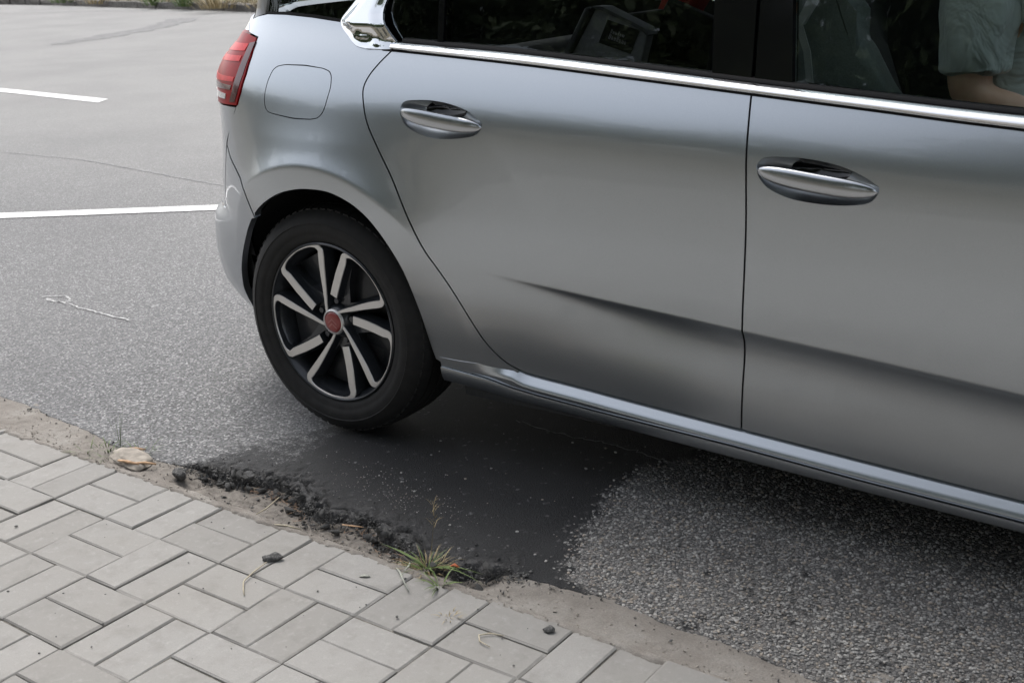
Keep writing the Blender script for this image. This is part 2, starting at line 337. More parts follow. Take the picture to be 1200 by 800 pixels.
# far part of the road is coarse in the sheet above, so the old repair there is its own thin sheet
def sheet(name, poly, z, mat, sub=0, **props):
    bm = bmesh.new(); bm.faces.new([bm.verts.new((x, y, z)) for x, y in poly]); bmesh.ops.triangulate(bm, faces=bm.faces)
    return obj(name, bm_mesh(name, bm), mat=mat, **props)
m = Mt('old_tar_repair'); m.set(base=m.ramp(m.noise(9, 5, .7), [(.35, (.13, .13, .132)), (.7, (.235, .232, .228))]), rough=.9); MAT['repair'] = m.m
def ragged(c, n=14, j=.06):
    out = []
    for i in range(len(c)):
        a, b = np.array(c[i]), np.array(c[(i+1) % len(c)])
        for k in range(n): out.append(a+(b-a)*k/n+rng.normal(0, j*min(1, np.hypot(*(b-a))/4), 2)*(k > 0))
    return out
sheet('tar_repair', ragged([(-12.6, 8.5), (-13.5, 10.0), (-14.0, 11.3), (-15.4, 12.9), (-15.2, 13.5), (-14.5, 12.8), (-13.6, 11.2), (-12.8, 9.8)], 8, .12), +.0090, MAT['repair'], kind='structure')
def ribbon(name, pts, w, z, mat, jit=.0, n=30, **props):
    pts = np.array(pts, float); seg = np.r_[0, np.cumsum(np.hypot(*np.diff(pts, axis=0).T))]; t = np.linspace(0, seg[-1], n)
    x = np.interp(t, seg, pts[:, 0]); y = np.interp(t, seg, pts[:, 1]); x = x+rng.normal(0, jit, n); y = y+rng.normal(0, jit, n)
    dx = np.gradient(x); dy = np.gradient(y); l = np.hypot(dx, dy)+1e-9; ww = w*(.6+.8*rng.random(n)) if jit else np.full(n, w)
    V = np.r_[np.c_[x-dy/l*ww/2, y+dx/l*ww/2, np.full(n, z)], np.c_[x+dy/l*ww/2, y-dx/l*ww/2, np.full(n, z)]]
    F = [(i, i+1, n+i+1, n+i) for i in range(n-1)]
    return obj(name, mesh(name, V, F), mat=mat, **props)
ribbon('road_crack', [(-12.8, 9.0), (-13.9, 11.2), (-15.4, 13.3)], .05, .0105, MAT['repair'], .03, 40, kind='structure')
ribbon('road_crack', [(-22, 13.2), (-20, 14.3), (-18.3, 15)], .06, .0105, MAT['repair'], .04, 40, kind='structure')
sheet('road_marking', [(-12.4, 5.52), (-8.49, 5.262), (-6.655, 5.148), (-6.535, 4.955), (-8.225, 5.085), (-12.4, 5.34)], +.0098, MAT['road_paint'], kind='structure')
LA, LB = np.array((-3.11, 1.838)), np.array((-2.26, 2.495)); LD = (LB-LA)/np.hypot(*(LB-LA)); LN = np.array((-LD[1], LD[0]))*.062
a, b = LA-LD*1.4, LB+LD*2.4
sheet('road_marking', [tuple(a-LN), tuple(b-LN), tuple(b+LN), tuple(a+LN)], +.0098, MAT['road_paint'], kind='structure')
ribbon('chalk_scribble', [(-1.594, 1.05), (-1.524, 1.116), (-1.44, 1.07), (-1.50, 1.035), (-1.56, 1.05), (-1.28, 1.04), (-1.044, 1.033)], .008, .0085, MAT['chalk'], .004, 50, kind='structure')
ribbon('road_seam', [(-5.6, 2.99), (-4.972, 3.024), (-4.132, 3.083), (-3.358, 2.996), (-2.762, 2.931), (-1, 2.85)], .009, .0085, MAT['seam_line'], .006, 120, kind='structure')
ribbon('road_seam', [(.70, .985), (.86, .97), (1.02, .985), (1.2, .96), (1.32, .985)], .005, .0085, MAT['seam_line'], .004, 60, kind='structure')

def kerb():
    xs = axis(-.9, 2.35, .007, -60, 60); ys = np.arange(.181, .385, .005)
    X, Y = np.meshgrid(xs, ys, indexing='ij'); br = BROKEN(X)
    left = 1-sstep((X+.05)/.12)
    Y2 = np.where(Y < .2, Y, Y+.0)
    low = br*sstep((Y-.215)/.04)
    z = -.008-.026*low+(vnoise(X, Y, 9, 21, 4)-.5)*(.006+.010*br)+(vnoise(X, Y, 60, 22, 3)-.5)*.006
    z = np.where(Y < .206, np.maximum(z, .0015+(vnoise(X, Y, 80, 33, 3)-.5)*.006)-.012*sstep((.187-Y+(vnoise(X, Y, 40, 34, 3)-.5)*.02)/.006), z)
    cr = np.abs(vnoise(X, Y, 6, 25, 3)-.5); z -= left*.004*(1-sstep(cr/.007))
    me = mesh_np('kerb', np.stack([X, Y2, z], -1).reshape(-1, 3), grid_faces(*X.shape))
    dirt = np.clip(br*sstep((Y-.225)/.05)*1.1+.25*(vnoise(X, Y, 5, 27)-.4)+.8*np.exp(-((X+.03)/.12)**2)*sstep((Y-.2)/.05)+left*.35*(1-sstep(cr/.012)), 0, 1)
    float_attr(me, 'dirt', dirt.ravel())
    return obj('kerb', me, mat=MAT['kerb'], kind='structure')
kerb()
# ground below and far out to the horizon
base = sheet('ground', [(-250, -250), (250, -250), (250, 250), (-250, 250)], -.12, MAT['soil'], kind='structure')
sheet('roadside_soil', [(-60, -30), (60, -30), (60, -3.2), (-60, -3.2)], -.02, MAT['soil'], kind='structure')

# ------------------------------------------------------------------ sidewalk bricks: basket weave of 200 mm squares
def brick_mesh(seed):
    r = np.random.default_rng(seed); a, b, h, c = .0987, .0487, .06, .0026
    bm = bmesh.new()
    lo = [(-a, -b), (a, -b), (a, b), (-a, b)]; j = lambda s: r.normal(0, s)
    V0 = [bm.verts.new((x, y, -h)) for x, y in lo]; V1 = [bm.verts.new((x, y, -c*1.0+j(.0004))) for x, y in lo]
    V2 = [bm.verts.new((x-math.copysign(c+abs(j(.0016)), x), y-math.copysign(c+abs(j(.0016)), y), j(.0004))) for x, y in lo]
    for A, B in ((V0, V1), (V1, V2)):
        for i in range(4): bm.faces.new((A[i], A[(i+1) % 4], B[(i+1) % 4], B[i]))
    bm.faces.new(V2); return bm_mesh('brick', bm)
def proj(P):
    c = (np.asarray(P, float)-CAM_C)@CAM_R.T; return 1423.2*c[..., 0]/c[..., 2]+600, 1423.2*c[..., 1]/c[..., 2]+400, c[..., 2]
sw = sheet('sidewalk', [(-60, -3.2), (60, -3.2), (60, .1975), (-60, .1975)], -.0055, MAT['joint'], kind='structure')
def sidewalk():
    variants = [brick_mesh(s) for s in range(10)]
    for v in variants: v.materials.append(MAT['paver'])
    cand = []
    for k in range(-40, 26):
        for m_ in range(-12, 1):
            if (k+m_) % 2 == 0: L = [(k*.2+.1, m_*.2+.05, 0), (k*.2+.1, m_*.2+.15, 0)]
            else: L = [(k*.2+.05, m_*.2+.1, 1), (k*.2+.15, m_*.2+.1, 1)]
            for x, y, q in L:
                u, v, w = proj((x, y, 0)); vis = w > .3 and -60 < u < 1260 and -60 < v < 860
                cand.append((0 if vis else 1, np.hypot(x-CAM_C[0], y-CAM_C[1]), x, y, q))
    cand.sort(); far = bmesh.new(); n = 0
    for vis, dist, x, y, q in cand:
        rz = q*math.pi/2+(math.pi if random.random() < .5 else 0)+random.gauss(0, .006)
        M = Matrix.Translation((x+random.gauss(0, .0006), y+random.gauss(0, .0006)-(.0012 if y > .1 and q else 0), random.gauss(-.0008, .0013))) @ Matrix.Rotation(random.gauss(0, .0055), 4, 'X') @ Matrix.Rotation(random.gauss(0, .0055), 4, 'Y') @ Matrix.Rotation(rz, 4, 'Z')
        me = random.choice(variants)
        if vis == 0 and n < 290:
            o = bpy.data.objects.new('brick', me); o.matrix_world = M; link(o, sw); n += 1
        else:
            nv = len(far.verts); far.from_mesh(me); far.verts.ensure_lookup_table()
            bmesh.ops.transform(far, matrix=M, verts=far.verts[nv:])
    o = obj('brick_field', bm_mesh('brick_field', far), sw, MAT['paver'], kind='stuff')
sidewalk()


# ================================================================== CAR BODY SURFACE: s runs along the flank from tail to nose, z is height
# ---- side section (w outward) as a smoothed table
ZT=np.arange(0.1,1.9,0.004)
_k=np.array([(.10,-.07),(.24,-.045),(.30,-.034),(.38,-.014),(.46,.004),(.55,.018),(.65,.026),(.75,.028),(.83,.029),(.875,.027),(.915,.016),(.95,.001),(.99,-.021),(1.03,-.047),(1.065,-.069),(1.10,-.082),(1.6,-.21),(1.9,-.30)])
def _sm(tab,sig):
    n=int(4*sig/.004);k=np.exp(-.5*(np.arange(-n,n+1)*.004/sig)**2);k/=k.sum()
    return np.convolve(np.pad(tab,n,mode='reflect',reflect_type='odd'),k,'valid')
WT=_sm(np.interp(ZT,_k[:,0],_k[:,1]),.018)
_r=np.array([(.10,-.30),(.22,-.085),(.28,-.004),(.34,.034),(.42,.048),(.50,.046),(.53,.042),(.548,.036),(.572,.006),(.65,.002),(.75,-.016),(.88,-.021),(.95,-.022),(1.0,-.06),(1.05,-.155),(1.12,-.225),(1.6,-.38),(1.9,-.5)])
RT=_sm(np.interp(ZT,_r[:,0],_r[:,1]),.012)
# ---- plan curve
SS=np.arange(-1.6,4.9,.004)
FRONT=2.92
def _theta(s):
    a=np.where(s<.15,np.interp(.15-s,[0,.28,.48,.79,1.02,1.12,1.9],[0,.09,.22,.85,1.35,1.5,1.571]),0)
    b=np.where(s>FRONT,np.interp(s-FRONT,[0,.2,.55,.85,1.1,1.6],[0,.15,.6,1.15,1.5,1.571]),0)
    return a-b
_t=_theta(SS); n=30;k=np.hanning(2*n+1);k/=k.sum()
TH=np.convolve(np.pad(_t,n,mode='edge'),k,'valid')
_c=np.cos(TH);_s=-np.sin(TH)
i0=int(round((1.0+1.6)/.004))
BX=np.cumsum(_c)*.004;BX+=1.0-BX[i0]
BY=np.cumsum(_s)*.004;BY-=BY[i0]
def crease_z(x): return np.interp(x,[.4,.60,.84,1.19,1.42,1.74,2.3],[.543,.5295,.5125,.4915,.478,.4555,.415])
def Wf(s,z):
    s=np.asarray(s,float);z=np.asarray(z,float)
    th=np.interp(s,SS,TH)
    zs=z+.035*(np.clip(s,-.3,3)-1.0)*sstep((z-.6)/.25)
    w=np.interp(zs,ZT,WT)
    rear=np.interp(z,ZT,RT)
    b=sstep((np.abs(th)-.12)/.75)
    w=w*(1-b)+rear*b
    # plan crown
    w=w-.012*((s-1.3)/1.6)**2
    # wheel arch flare (rear and front wheel)
    for cx in (.02,2.80):
        r=np.hypot(s-cx,(z-.32))
        ph=np.arctan2(s-cx-.02,np.maximum(z-.32,.001)); fa=np.exp(-(ph/.95)**4); q=r-.432; q=.5*(q+np.sqrt(q*q+.005**2))
        w=w+(.010+.036*fa)*(np.exp(-q/.12)-.07)/.93*(r<.75)*np.where(z<.8,1,sstep((1.0-z)/.2))*(1-b)
    # door crease
    zc=crease_z(s);d=zc-z
    g=sstep((s-.50)/.66)*(1-sstep((s-2.3)/.15))
    a=.0175*g; wd=.007+.033*g
    dp=np.maximum(d,0); w=w-a*1.15*(1-np.exp(-(dp/(wd*.62))))*(1-sstep((dp-.02)/.20))
    return w
def P(s,z,off=0.):
    s=np.asarray(s,float);z=np.asarray(z,float); w=Wf(s,z)+off
    return lift(s,z,w)
def lift(s,z,w):
    th=np.interp(s,SS,TH);bx=np.interp(s,SS,BX);by=np.interp(s,SS,BY)
    x=bx-np.sin(th)*w; y=by-np.cos(th)*w
    return np.stack([x,y,z+0*x],-1)
def N(s,z):
    h=.003
    a=P(s+h,z)-P(s-h,z);b=P(s,z+h)-P(s,z-h)
    n=np.cross(a,b);return n/np.linalg.norm(n,axis=-1,keepdims=True)

# ================================================================== CAR
def belt(s): return np.interp(s, [-.3, .045, .244, .596, .902, 1.173, 1.414, 1.687, 2.30, 3.0], [1.104, 1.094, 1.0505, 1.0345, 1.014, .9945, .978, .961, .932, .90])
def PG(s, z, off=0.):
    """the flatter side-glass surface above the belt line"""
    s = np.asarray(s, float); z = np.asarray(z, float); zb = belt(s); b = sstep((np.abs(np.interp(s, SS, TH))-.12)/.75)
    w = Wf(s, zb)-.004-(.155*(1-b)+.62*b)*(z-zb); return lift(s, z, np.where(z < zb, Wf(s, z)-.004*sstep((z-zb+.02)/.02), w)+off)
PSI = math.radians(.82); CAR_O = Vector((.323, .671, -.005)); YC = .90
CARM = Matrix.Translation(CAR_O) @ Matrix.Rotation(PSI, 4, 'Z')
car = empty('car', label='silver grey people carrier with chrome window line driving along the kerb', category='car')
car.matrix_world = CARM
def dens(L, step=.012, closed=True):
    L = [np.array(p, float) for p in L]; out = []
    for i in range(len(L) if closed else len(L)-1):
        a, b = L[i], L[(i+1) % len(L)]; n = max(1, int(math.ceil(np.hypot(*(b-a))/step)))
        out += [a+(b-a)*k/n for k in range(n)]
    if not closed: out.append(L[-1])
    return np.array(out)
def smooth(L, step=.012):
    """Catmull-Rom through open list"""
    L = np.array(L, float); Q = np.vstack([2*L[0]-L[1], L, 2*L[-1]-L[-2]]); out = []
    for i in range(1, len(Q)-2):
        p0, p1, p2, p3 = Q[i-1:i+3]; n = max(2, int(np.hypot(*(p2-p1))/step))
        for k in range(n):
            t = k/n; out.append(.5*((2*p1)+(p2-p0)*t+(2*p0-5*p1+4*p2-p3)*t*t+(3*p1-p0-3*p2+p3)*t**3))
    out.append(L[-1]); return [tuple(p) for p in out]
def shift(L, d):
    """offset an open polyline to its left by d"""
    L = np.array(L, float); t = np.gradient(L, axis=0); t /= np.linalg.norm(t, axis=1, keepdims=True)+1e-12
    return [tuple(p) for p in L+np.c_[-t[:, 1], t[:, 0]]*d]
def round_poly(L, r=.02, n=6):
    L = [np.array(p, float) for p in L]; out = []
    for i in range(len(L)):
        p, a, b = L[i], L[i-1], L[(i+1) % len(L)]; u = (a-p); v = (b-p); lu, lv = np.hypot(*u), np.hypot(*v); rr = min(r, lu*.45, lv*.45)
        A, B = p+u/lu*rr, p+v/lv*rr
        for k in range(n+1):
            t = k/n; out.append(tuple((1-t)**2*A+2*t*(1-t)*p+t*t*B))
    return out
def surf_n(fn, s, z, h=.003):
    a = fn(s+h, z)-fn(s-h, z); b = fn(s, z+h)-fn(s, z-h); n = np.cross(a, b); return n/(np.linalg.norm(n, axis=-1, keepdims=True)+1e-12)
def panel_mesh(name, outer, holes=(), step=.016, fn=P, flange=.02, bs=.010, crease=False, arch=None):
    outer = dens(outer, bs); loops = [outer]+[dens(h, bs*.7) for h in holes]
    lo, hi = outer.min(0), outer.max(0); gx, gz = np.meshgrid(np.arange(lo[0], hi[0], step), np.arange(lo[1], hi[1], step), indexing='ij')
    gx = gx+(np.arange(gx.shape[1]) % 2)[None, :]*step*.5
    gx, gz = gx.ravel(), gz.ravel(); ok = inside(gx, gz, outer); d = polydist(gx, gz, outer)
    for h in loops[1:]: ok &= ~inside(gx, gz, h); d = np.minimum(d, polydist(gx, gz, h))
    ok &= d > step*.55
    ex = np.zeros((0, 2))
    if crease:
        ok &= ~((gz < crease_z(gx)+.012) & (gz > crease_z(gx)-.062) & (gx > .49))
        q = np.arange(.50, hi[0], .009); ex = np.vstack([np.c_[q, crease_z(q)-dd] for dd in (-.006, -.001, .0015, .006, .012, .020, .030, .040, .049, .057)])
        e_ok = inside(ex[:, 0], ex[:, 1], outer) & (polydist(ex[:, 0], ex[:, 1], outer) > .006)
        for h in loops[1:]: e_ok &= ~inside(ex[:, 0], ex[:, 1], h)
        ex = ex[e_ok]
    if arch is not None:
        rr_ = np.hypot(gx-arch[0], gz-arch[1]); ok &= ~((rr_ > .410) & (rr_ < .462))
        ex = np.vstack([np.c_[arch[0]+q*np.cos(tt), arch[1]+q*np.sin(tt)] for q in (.4185, .425, .430, .4345, .440, .448, .456) for tt in [np.arange(-.2, 3.4, .02)]])
        e_ok = inside(ex[:, 0], ex[:, 1], outer) & (polydist(ex[:, 0], ex[:, 1], outer) > .006)
        for h in loops[1:]: e_ok &= ~inside(ex[:, 0], ex[:, 1], h)
        ex = ex[e_ok]
    pts = np.vstack(loops+[np.c_[gx[ok], gz[ok]], ex]); edges = []; o = 0; rng_l = []
    for l in loops:
        n = len(l); edges += [(o+i, o+(i+1) % n) for i in range(n)]; rng_l.append((o, n)); o += n
    co, _, tris, orig, _, _ = delaunay_2d_cdt([Vector(p) for p in pts], edges, [], 0, 1e-7)
    co = np.array([tuple(c) for c in co]); T = np.array([t for t in tris if len(t) == 3]); c = co[T].mean(1)
    k = inside(c[:, 0], c[:, 1], outer)
    for h in loops[1:]: k &= ~inside(c[:, 0], c[:, 1], h)
    T = T[k]; A = co[T]; cr = (A[:, 1, 0]-A[:, 0, 0])*(A[:, 2, 1]-A[:, 0, 1])-(A[:, 1, 1]-A[:, 0, 1])*(A[:, 2, 0]-A[:, 0, 0])
    T = T[np.abs(cr) > 1e-10]; cr = cr[np.abs(cr) > 1e-10]; T[cr < 0] = T[cr < 0][:, ::-1]
    V = fn(co[:, 0], co[:, 1]); Nn = surf_n(fn, co[:, 0], co[:, 1])
    nb = len(V); faces = [tuple(t) for t in T]; VV = [V]; extra = nb
    if flange:
        E = {}
        for t in T:
            for i in range(3):
                a, b = int(t[i]), int(t[(i+1) % 3]); E[(a, b)] = 1
        bd = [(a, b) for a, b in E if (b, a) not in E]; ids = sorted({a for e in bd for a in e}); mp = {a: nb+i for i, a in enumerate(ids)}
        VV.append(V[ids]-Nn[ids]*flange); faces += [(b, a, mp[a], mp[b]) for a, b in bd]
    V = np.vstack(VV); me = bpy.data.meshes.new(name); me.from_pydata(V.tolist(), [], faces); me.update()
    me.polygons.foreach_set('use_smooth', np.full(len(faces), True))
    nl = np.zeros((len(me.loops), 3)); li = np.zeros(len(me.loops), int); me.loops.foreach_get('vertex_index', li); nt_ = 3*len(T)
    nl[:nt_] = Nn[li[:nt_]]
    for p in me.polygons[len(T):]: nl[p.loop_start:p.loop_start+p.loop_total] = p.normal
    me.normals_split_custom_set(nl.tolist()); return me
def mirror(me):
    m2 = me.copy(); n = len(m2.vertices); co = np.zeros(n*3, np.float32); m2.vertices.foreach_get('co', co); co = co.reshape(-1, 3)
    co[:, 1] = 2*YC-co[:, 1]
    faces = [tuple(reversed(p.vertices)) for p in me.polygons]; sm = [p.use_smooth for p in me.polygons]; mi = [p.material_index for p in me.polygons]
    m2 = bpy.data.meshes.new(me.name); m2.from_pydata(co.tolist(), [], faces); m2.update()
    for x in me.materials: m2.materials.append(x)
    m2.polygons.foreach_set('use_smooth', sm); m2.polygons.foreach_set('material_index', mi); m2.set_sharp_from_angle(angle=math.radians(50)); return m2
def both(name, me, mat, parent=None, lparent=None, rprops=None):
    a = obj(name, me, parent or car, mat); b = obj(name, mirror(me), lparent or parent or car); return a, b
def body(name, outer, holes=(), mat='paint', **k):
    return both(name, panel_mesh(name, outer, holes, **k), MAT[mat])

S_REAR = float(np.interp(0, [0, 1], [0, 1])); G = .0021
def s_at_y(y, rear=True):
    s = np.arange(-1.5, 0, .004) if rear else np.arange(3.0, 4.8, .004); v = P(s, .6+0*s)[:, 1]; i = np.argmin(np.abs(v-y)); return float(s[i])
SR, SF = s_at_y(YC), s_at_y(YC, False)
ARCH = smooth([(.339, .236), (.331, .27), (.323, .308), (.311, .414), (.291, .528), (.245, .613), (.187, .665), (.108, .694), (.035, .697), (-.030, .6885), (-.100, .667), (-.185, .621), (-.268, .556), (-.340, .483), (-.384, .424), (-.408, .38), (-.424, .34), (-.428, .30), (-.415, .25), (-.40, .200)], .010)
SH1 = smooth([(.243, 1.030), (.218, 1.004), (.196, .975), (.186, .946), (.193, .914), (.211, .865), (.248, .807), (.291, .74), (.335, .652), (.372, .576), (.401, .530), (.436, .470), (.472, .398), (.502, .345), (.541, .306), (.584, .286), (.627, .279), (.756, .272), (.894, .264), (1.160, .251), (1.323, .243), (1.539, .233), (1.751, .224), (2.25, .205)], .010)
i_b = min(range(len(SH1)), key=lambda i: abs(SH1[i][0]-1.166)); XB = 1.166; XT = 1.174
SH2 = smooth([(XB, .2505), (1.173, .36), (1.182, .47), (1.190, .6), (1.193, .70), (1.191, .80), (1.186, .90), (1.176, .976)], .010)
SH3 = smooth([(2.25, .205), (2.262, .5), (2.27, .75), (2.262, .915)], .012)
CB = smooth([(.090, 1.064), (.127, 1.0425), (.163, 1.036), (.244, 1.0333), (.601, 1.0145), (.907, .994), (1.178, .975), (1.418, .958), (1.691, .939), (2.30, .905)], .012)    # chrome lower edge
CT = smooth([(.244, 1.0505), (.596, 1.0345), (.902, 1.014), (1.173, .9945), (1.414, .978), (1.687, .961), (2.30, .932)], .012)
def cb(x): return float(np.interp(x, [p[0] for p in CB], [p[1] for p in CB]))
def ct(x): return float(np.interp(x, [p[0] for p in CT], [p[1] for p in CT]))
# --- quarter panel with fuel flap opening
SEAM = [(.34, .253), (.49, .246), (.642, .232), (.80, .224), (1.146, .212), (1.433, .197), (1.753, .184), (2.25, .165)]
BOT = [(.36, .212), (.585, .203), (1.144, .180), (1.755, .158), (2.25, .140)]
FUEL = [(-.126, .984), (-.098, .9885), (-.025, .989), (.040, .985), (.064, .979), (.074, .968), (.079, .944), (.069, .898), (.060, .880), (.046, .870), (.022, .866), (-.039, .865), (-.116, .870), (-.142, .874), (-.153, .887), (-.157, .911), (-.151, .948), (-.140, .975)]
FUEL = [tuple(p) for p in round_poly(FUEL, .01, 3)]
LAMP_R = [(-.250, 1.051), (-.2505, 1.038), (-.245, 1.004), (-.248, .96), (-.263, .914), (-.280, .880)]
sh1_lo = [p for p in SH1 if p[0] > .50 and p[1] < .33 and p[0] < .62]
quarter = (shift(SH1[:i_b], -G)[: next(i for i, p in enumerate(SH1) if p[0] > .585)] if False else None)
n589 = next(i for i, p in enumerate(SH1) if p[0] > .585 and p[1] < .3)
q_front = shift(SH1[:n589], -G)                       # chrome end down to the sill
arch_q = [p for p in ARCH if not (p[0] < -.208 and p[1] < .60)]
QUARTER = q_front+[(.572, .262), (.47, .260), (.345, .264)]+[(p[0], p[1]) for p in arch_q if p[1] > .266]+[(-.214, .594), (-.240, .66), (-.272, .693), (-.340, .735), (-.366, .766), (-.33, .82), (-.288, .874)]+\
          [(x+G*.6, z) for x, z in LAMP_R[::-1]]+[(-.311, 1.061), (-.345, 1.085), (-.30, 1.098), (-.246, 1.1055), (-.161, 1.1055), (-.057, 1.1005), (.052, 1.0915), (.075, 1.075)]+[(p[0]-.002, p[1]-.002) for p in CB if p[0] < .245]
fuel_gap = [tuple(np.array(p)+ (np.array(p)-np.array([-.038, .928]))/np.hypot(*(np.array(p)-np.array([-.038, .928])))*.0028) for p in FUEL]
qr, ql = body('quarter_panel', QUARTER, [fuel_gap], step=.014, arch=(.02, .32))
fr = obj('fuel_flap', panel_mesh('fuel_flap', FUEL, step=.014, flange=.012), car, MAT['paint'])
# --- doors
def handle_hole(c): return round_poly(c, .02, 4)
CUP_R = smooth([(.307, .906), (.313, .918), (.331, .925), (.392, .928), (.449, .923), (.50, .911), (.535, .893), (.546, .884), (.541, .868), (.514, .853), (.441, .8435), (.384, .847), (.334, .864), (.313, .883), (.307, .906)], .006)[:-1]
CUP_F = smooth([(1.211, .842), (1.218, .854), (1.236, .862), (1.30, .8645), (1.36, .859), (1.41, .846), (1.447, .828), (1.456, .820), (1.451, .803), (1.430, .788), (1.367, .780), (1.29, .784), (1.240, .80), (1.217, .822), (1.211, .842)], .006)[:-1]
RD = shift(SH1[:i_b], G)+[(x-G, z+.003) for x, z in SH2]+[(p[0], p[1]-.003) for p in CB[::-1] if .255 < p[0] < XT-.006]
rd_r, rd_l = body('rear_door', RD, [CUP_R], step=.013, crease=True)
FD = [(x, z+G) for x, z in SH1[i_b:] if x > XB+.006 and x < 2.245]+[(x-G, z+.003) for x, z in SH3]+[(p[0], p[1]-.003) for p in CB[::-1] if XT+.006 < p[0] < 2.255]
FD = [(x+G, z+.003) for x, z in SH2[::-1]]+FD
fd_r, fd_l = body('front_door', FD, [CUP_F], step=.013, crease=True)
for x in (rd_l, fd_l, ql): pass
# --- door handles: recessed bowl, dark grip hollow, bar
def handle(door, cup, cx, cz, L):
    r = np.array(cup); c = r.mean(0); n = len(r); V = []; rings = [(1.0, 0), (.965, .006), (.86, .020), (.60, .032), (.3, .036), (.0, .037)]
    for k, dp in rings:
        q = c+(r-c)*k; V.append(P(q[:, 0], q[:, 1], -dp))
    V = np.vstack(V); F = [(j*n+i, j*n+(i+1) % n, (j+1)*n+(i+1) % n, (j+1)*n+i) for j in range(len(rings)-1) for i in range(n)]
    # lip just under the door skin so that both close
    me = mesh('handle_recess', V, [f[::-1] for f in F], True); obj('handle_recess', me, door, MAT['paint'])
    # grip hollow: dark pocket in the upper half of the bowl
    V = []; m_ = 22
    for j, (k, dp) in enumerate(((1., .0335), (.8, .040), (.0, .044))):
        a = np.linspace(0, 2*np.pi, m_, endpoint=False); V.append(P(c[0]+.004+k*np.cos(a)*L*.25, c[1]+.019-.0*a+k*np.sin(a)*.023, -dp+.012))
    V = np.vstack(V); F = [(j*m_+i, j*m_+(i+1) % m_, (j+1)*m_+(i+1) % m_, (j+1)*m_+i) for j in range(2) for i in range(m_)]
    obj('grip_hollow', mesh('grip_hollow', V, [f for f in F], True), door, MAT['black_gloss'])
    # bar: tapered, slightly bowed, crowned section
    V = []; ns = 34; sec = 12
    for i in range(ns):
        t = i/(ns-1); u = 2*t-1; s = cx+u*L*.5; ww = (1-abs(u)**3.2)**.55; hz = .0185*ww+.0012; th = .017*ww+.001; z = cz-.0045*u*0+.0025*(1-u*u)*-1-(.011*u)
        pr = P(s, z); nn = surf_n(P, np.array([s]), np.array([z]))[0]; up = np.array([0, 0, 1.])
        base_off = -.002+.010*(1-u**4)
        for k in range(sec):
            a = 2*np.pi*k/sec; ca, sa = np.cos(a), np.sin(a)
            V.append(pr+nn*(base_off+th*.55*np.sign(ca)*abs(ca)**.7)+up*hz*np.sign(sa)*abs(sa)**.75)
    F = [(i*sec+k, i*sec+(k+1) % sec, (i+1)*sec+(k+1) % sec, (i+1)*sec+k) for i in range(ns-1) for k in range(sec)]+[tuple(range(sec)), tuple(range((ns-1)*sec, ns*sec))]
    bm = bmesh.new(); vs = [bm.verts.new(v) for v in V]; [bm.faces.new([vs[i] for i in f]) for f in F]
    obj('door_handle', sharp(bm_mesh('door_handle', bm), 50), door, MAT['handle'])
handle(rd_r, CUP_R, .426, .886, .236); handle(fd_r, CUP_F, 1.333, .823, .242)
def plug(door, cup):
    me = mirror(panel_mesh('handle_cover', cup, step=.02, flange=.0)); obj('handle_recess', me, door, MAT['black_plastic'])
plug(rd_l, CUP_R); plug(fd_l, CUP_F)
# --- sill: crowned ridge under the doors, then the sill cover below a fine seam
def strip(name, s0, s1, n, sec, mat, smooth_=True, ang=60):
    """sec(s) -> list of (w_offset_from_P_at_z, z)"""
    V = []; S_ = np.linspace(s0, s1, n); k = None
    for s in S_:
        q = sec(s); k = len(q); zz = np.array([a[1] for a in q]); ww = np.array([a[0] for a in q]); V.append(P(np.full(k, s), zz, ww))
    V = np.vstack(V); F = [(i*k+j, (i+1)*k+j, (i+1)*k+j+1, i*k+j+1) for i in range(n-1) for j in range(k-1)]
    bm = bmesh.new(); vs = [bm.verts.new(v) for v in V]; [bm.faces.new([vs[i] for i in f]) for f in F]
    return both(name, sharp(bm_mesh(name, bm), ang), mat)
def zd(s): return float(np.interp(s, [p[0] for p in SH1[n589-6:]], [p[1] for p in SH1[n589-6:]])) if s > .575 else .2915-.01*sstep((.575-s)/.2)
zs_ = lambda s: float(np.interp(s, [p[0] for p in SEAM], [p[1] for p in SEAM])); zb_ = lambda s: float(np.interp(s, [p[0] for p in BOT], [p[1] for p in BOT]))
def Pw(s, z): return float(-P(np.array([s]), np.array([z]))[0, 1])
def sill_sec(s):
    a = float(sstep((s-.44)/.16)); z0 = zd(s)-.003; z1 = zs_(s)+.0018; base = Pw(s, z0-.02)
    out = []
    for t in np.linspace(0, 1, 21):
        # from under the door out over a rounded crown and down to the seam
        if t < .6:
            u = t/.6; w = float(np.interp(u, [0, .3, .75, 1.], [-.012, -.0015, .0125, .0155])); z = z0-float(np.interp(u, [0, .3, .75, 1.], [-.004, .004, .0215, .029]))
        else: u = (t-.6)/.4; w = .0155-.0035*u; z = (z0-.029)+(z1-(z0-.029))*u
        zz = z; target = base+w; flat = Pw(s, zz)+.001-(0.004 if t < .1 else 0)
        wabs = flat*(1-a)+target*a; out.append((wabs-Pw(s, zz), zz))
    return out
strip('sill', .345, 2.25, 120, sill_sec, MAT['paint'])
def cover_sec(s):
    a = float(sstep((s-.44)/.16)); z0 = zs_(s)-.0012; z1 = zb_(s); base = Pw(s, zd(s)-.023); out = []
    out.append((base+.0*a-Pw(s, z0), z0+.001))
    for t in np.linspace(0, 1, 9):
        z = z0+(z1-z0)*t; w = (base+.0115*a+.0035-.012*t*t); out.append((w-Pw(s, z), z))
    out.append((base-.06-Pw(s, z1), z1+.004)); return out
strip('sill_cover', .345, 2.25, 110, cover_sec, MAT['paint'])
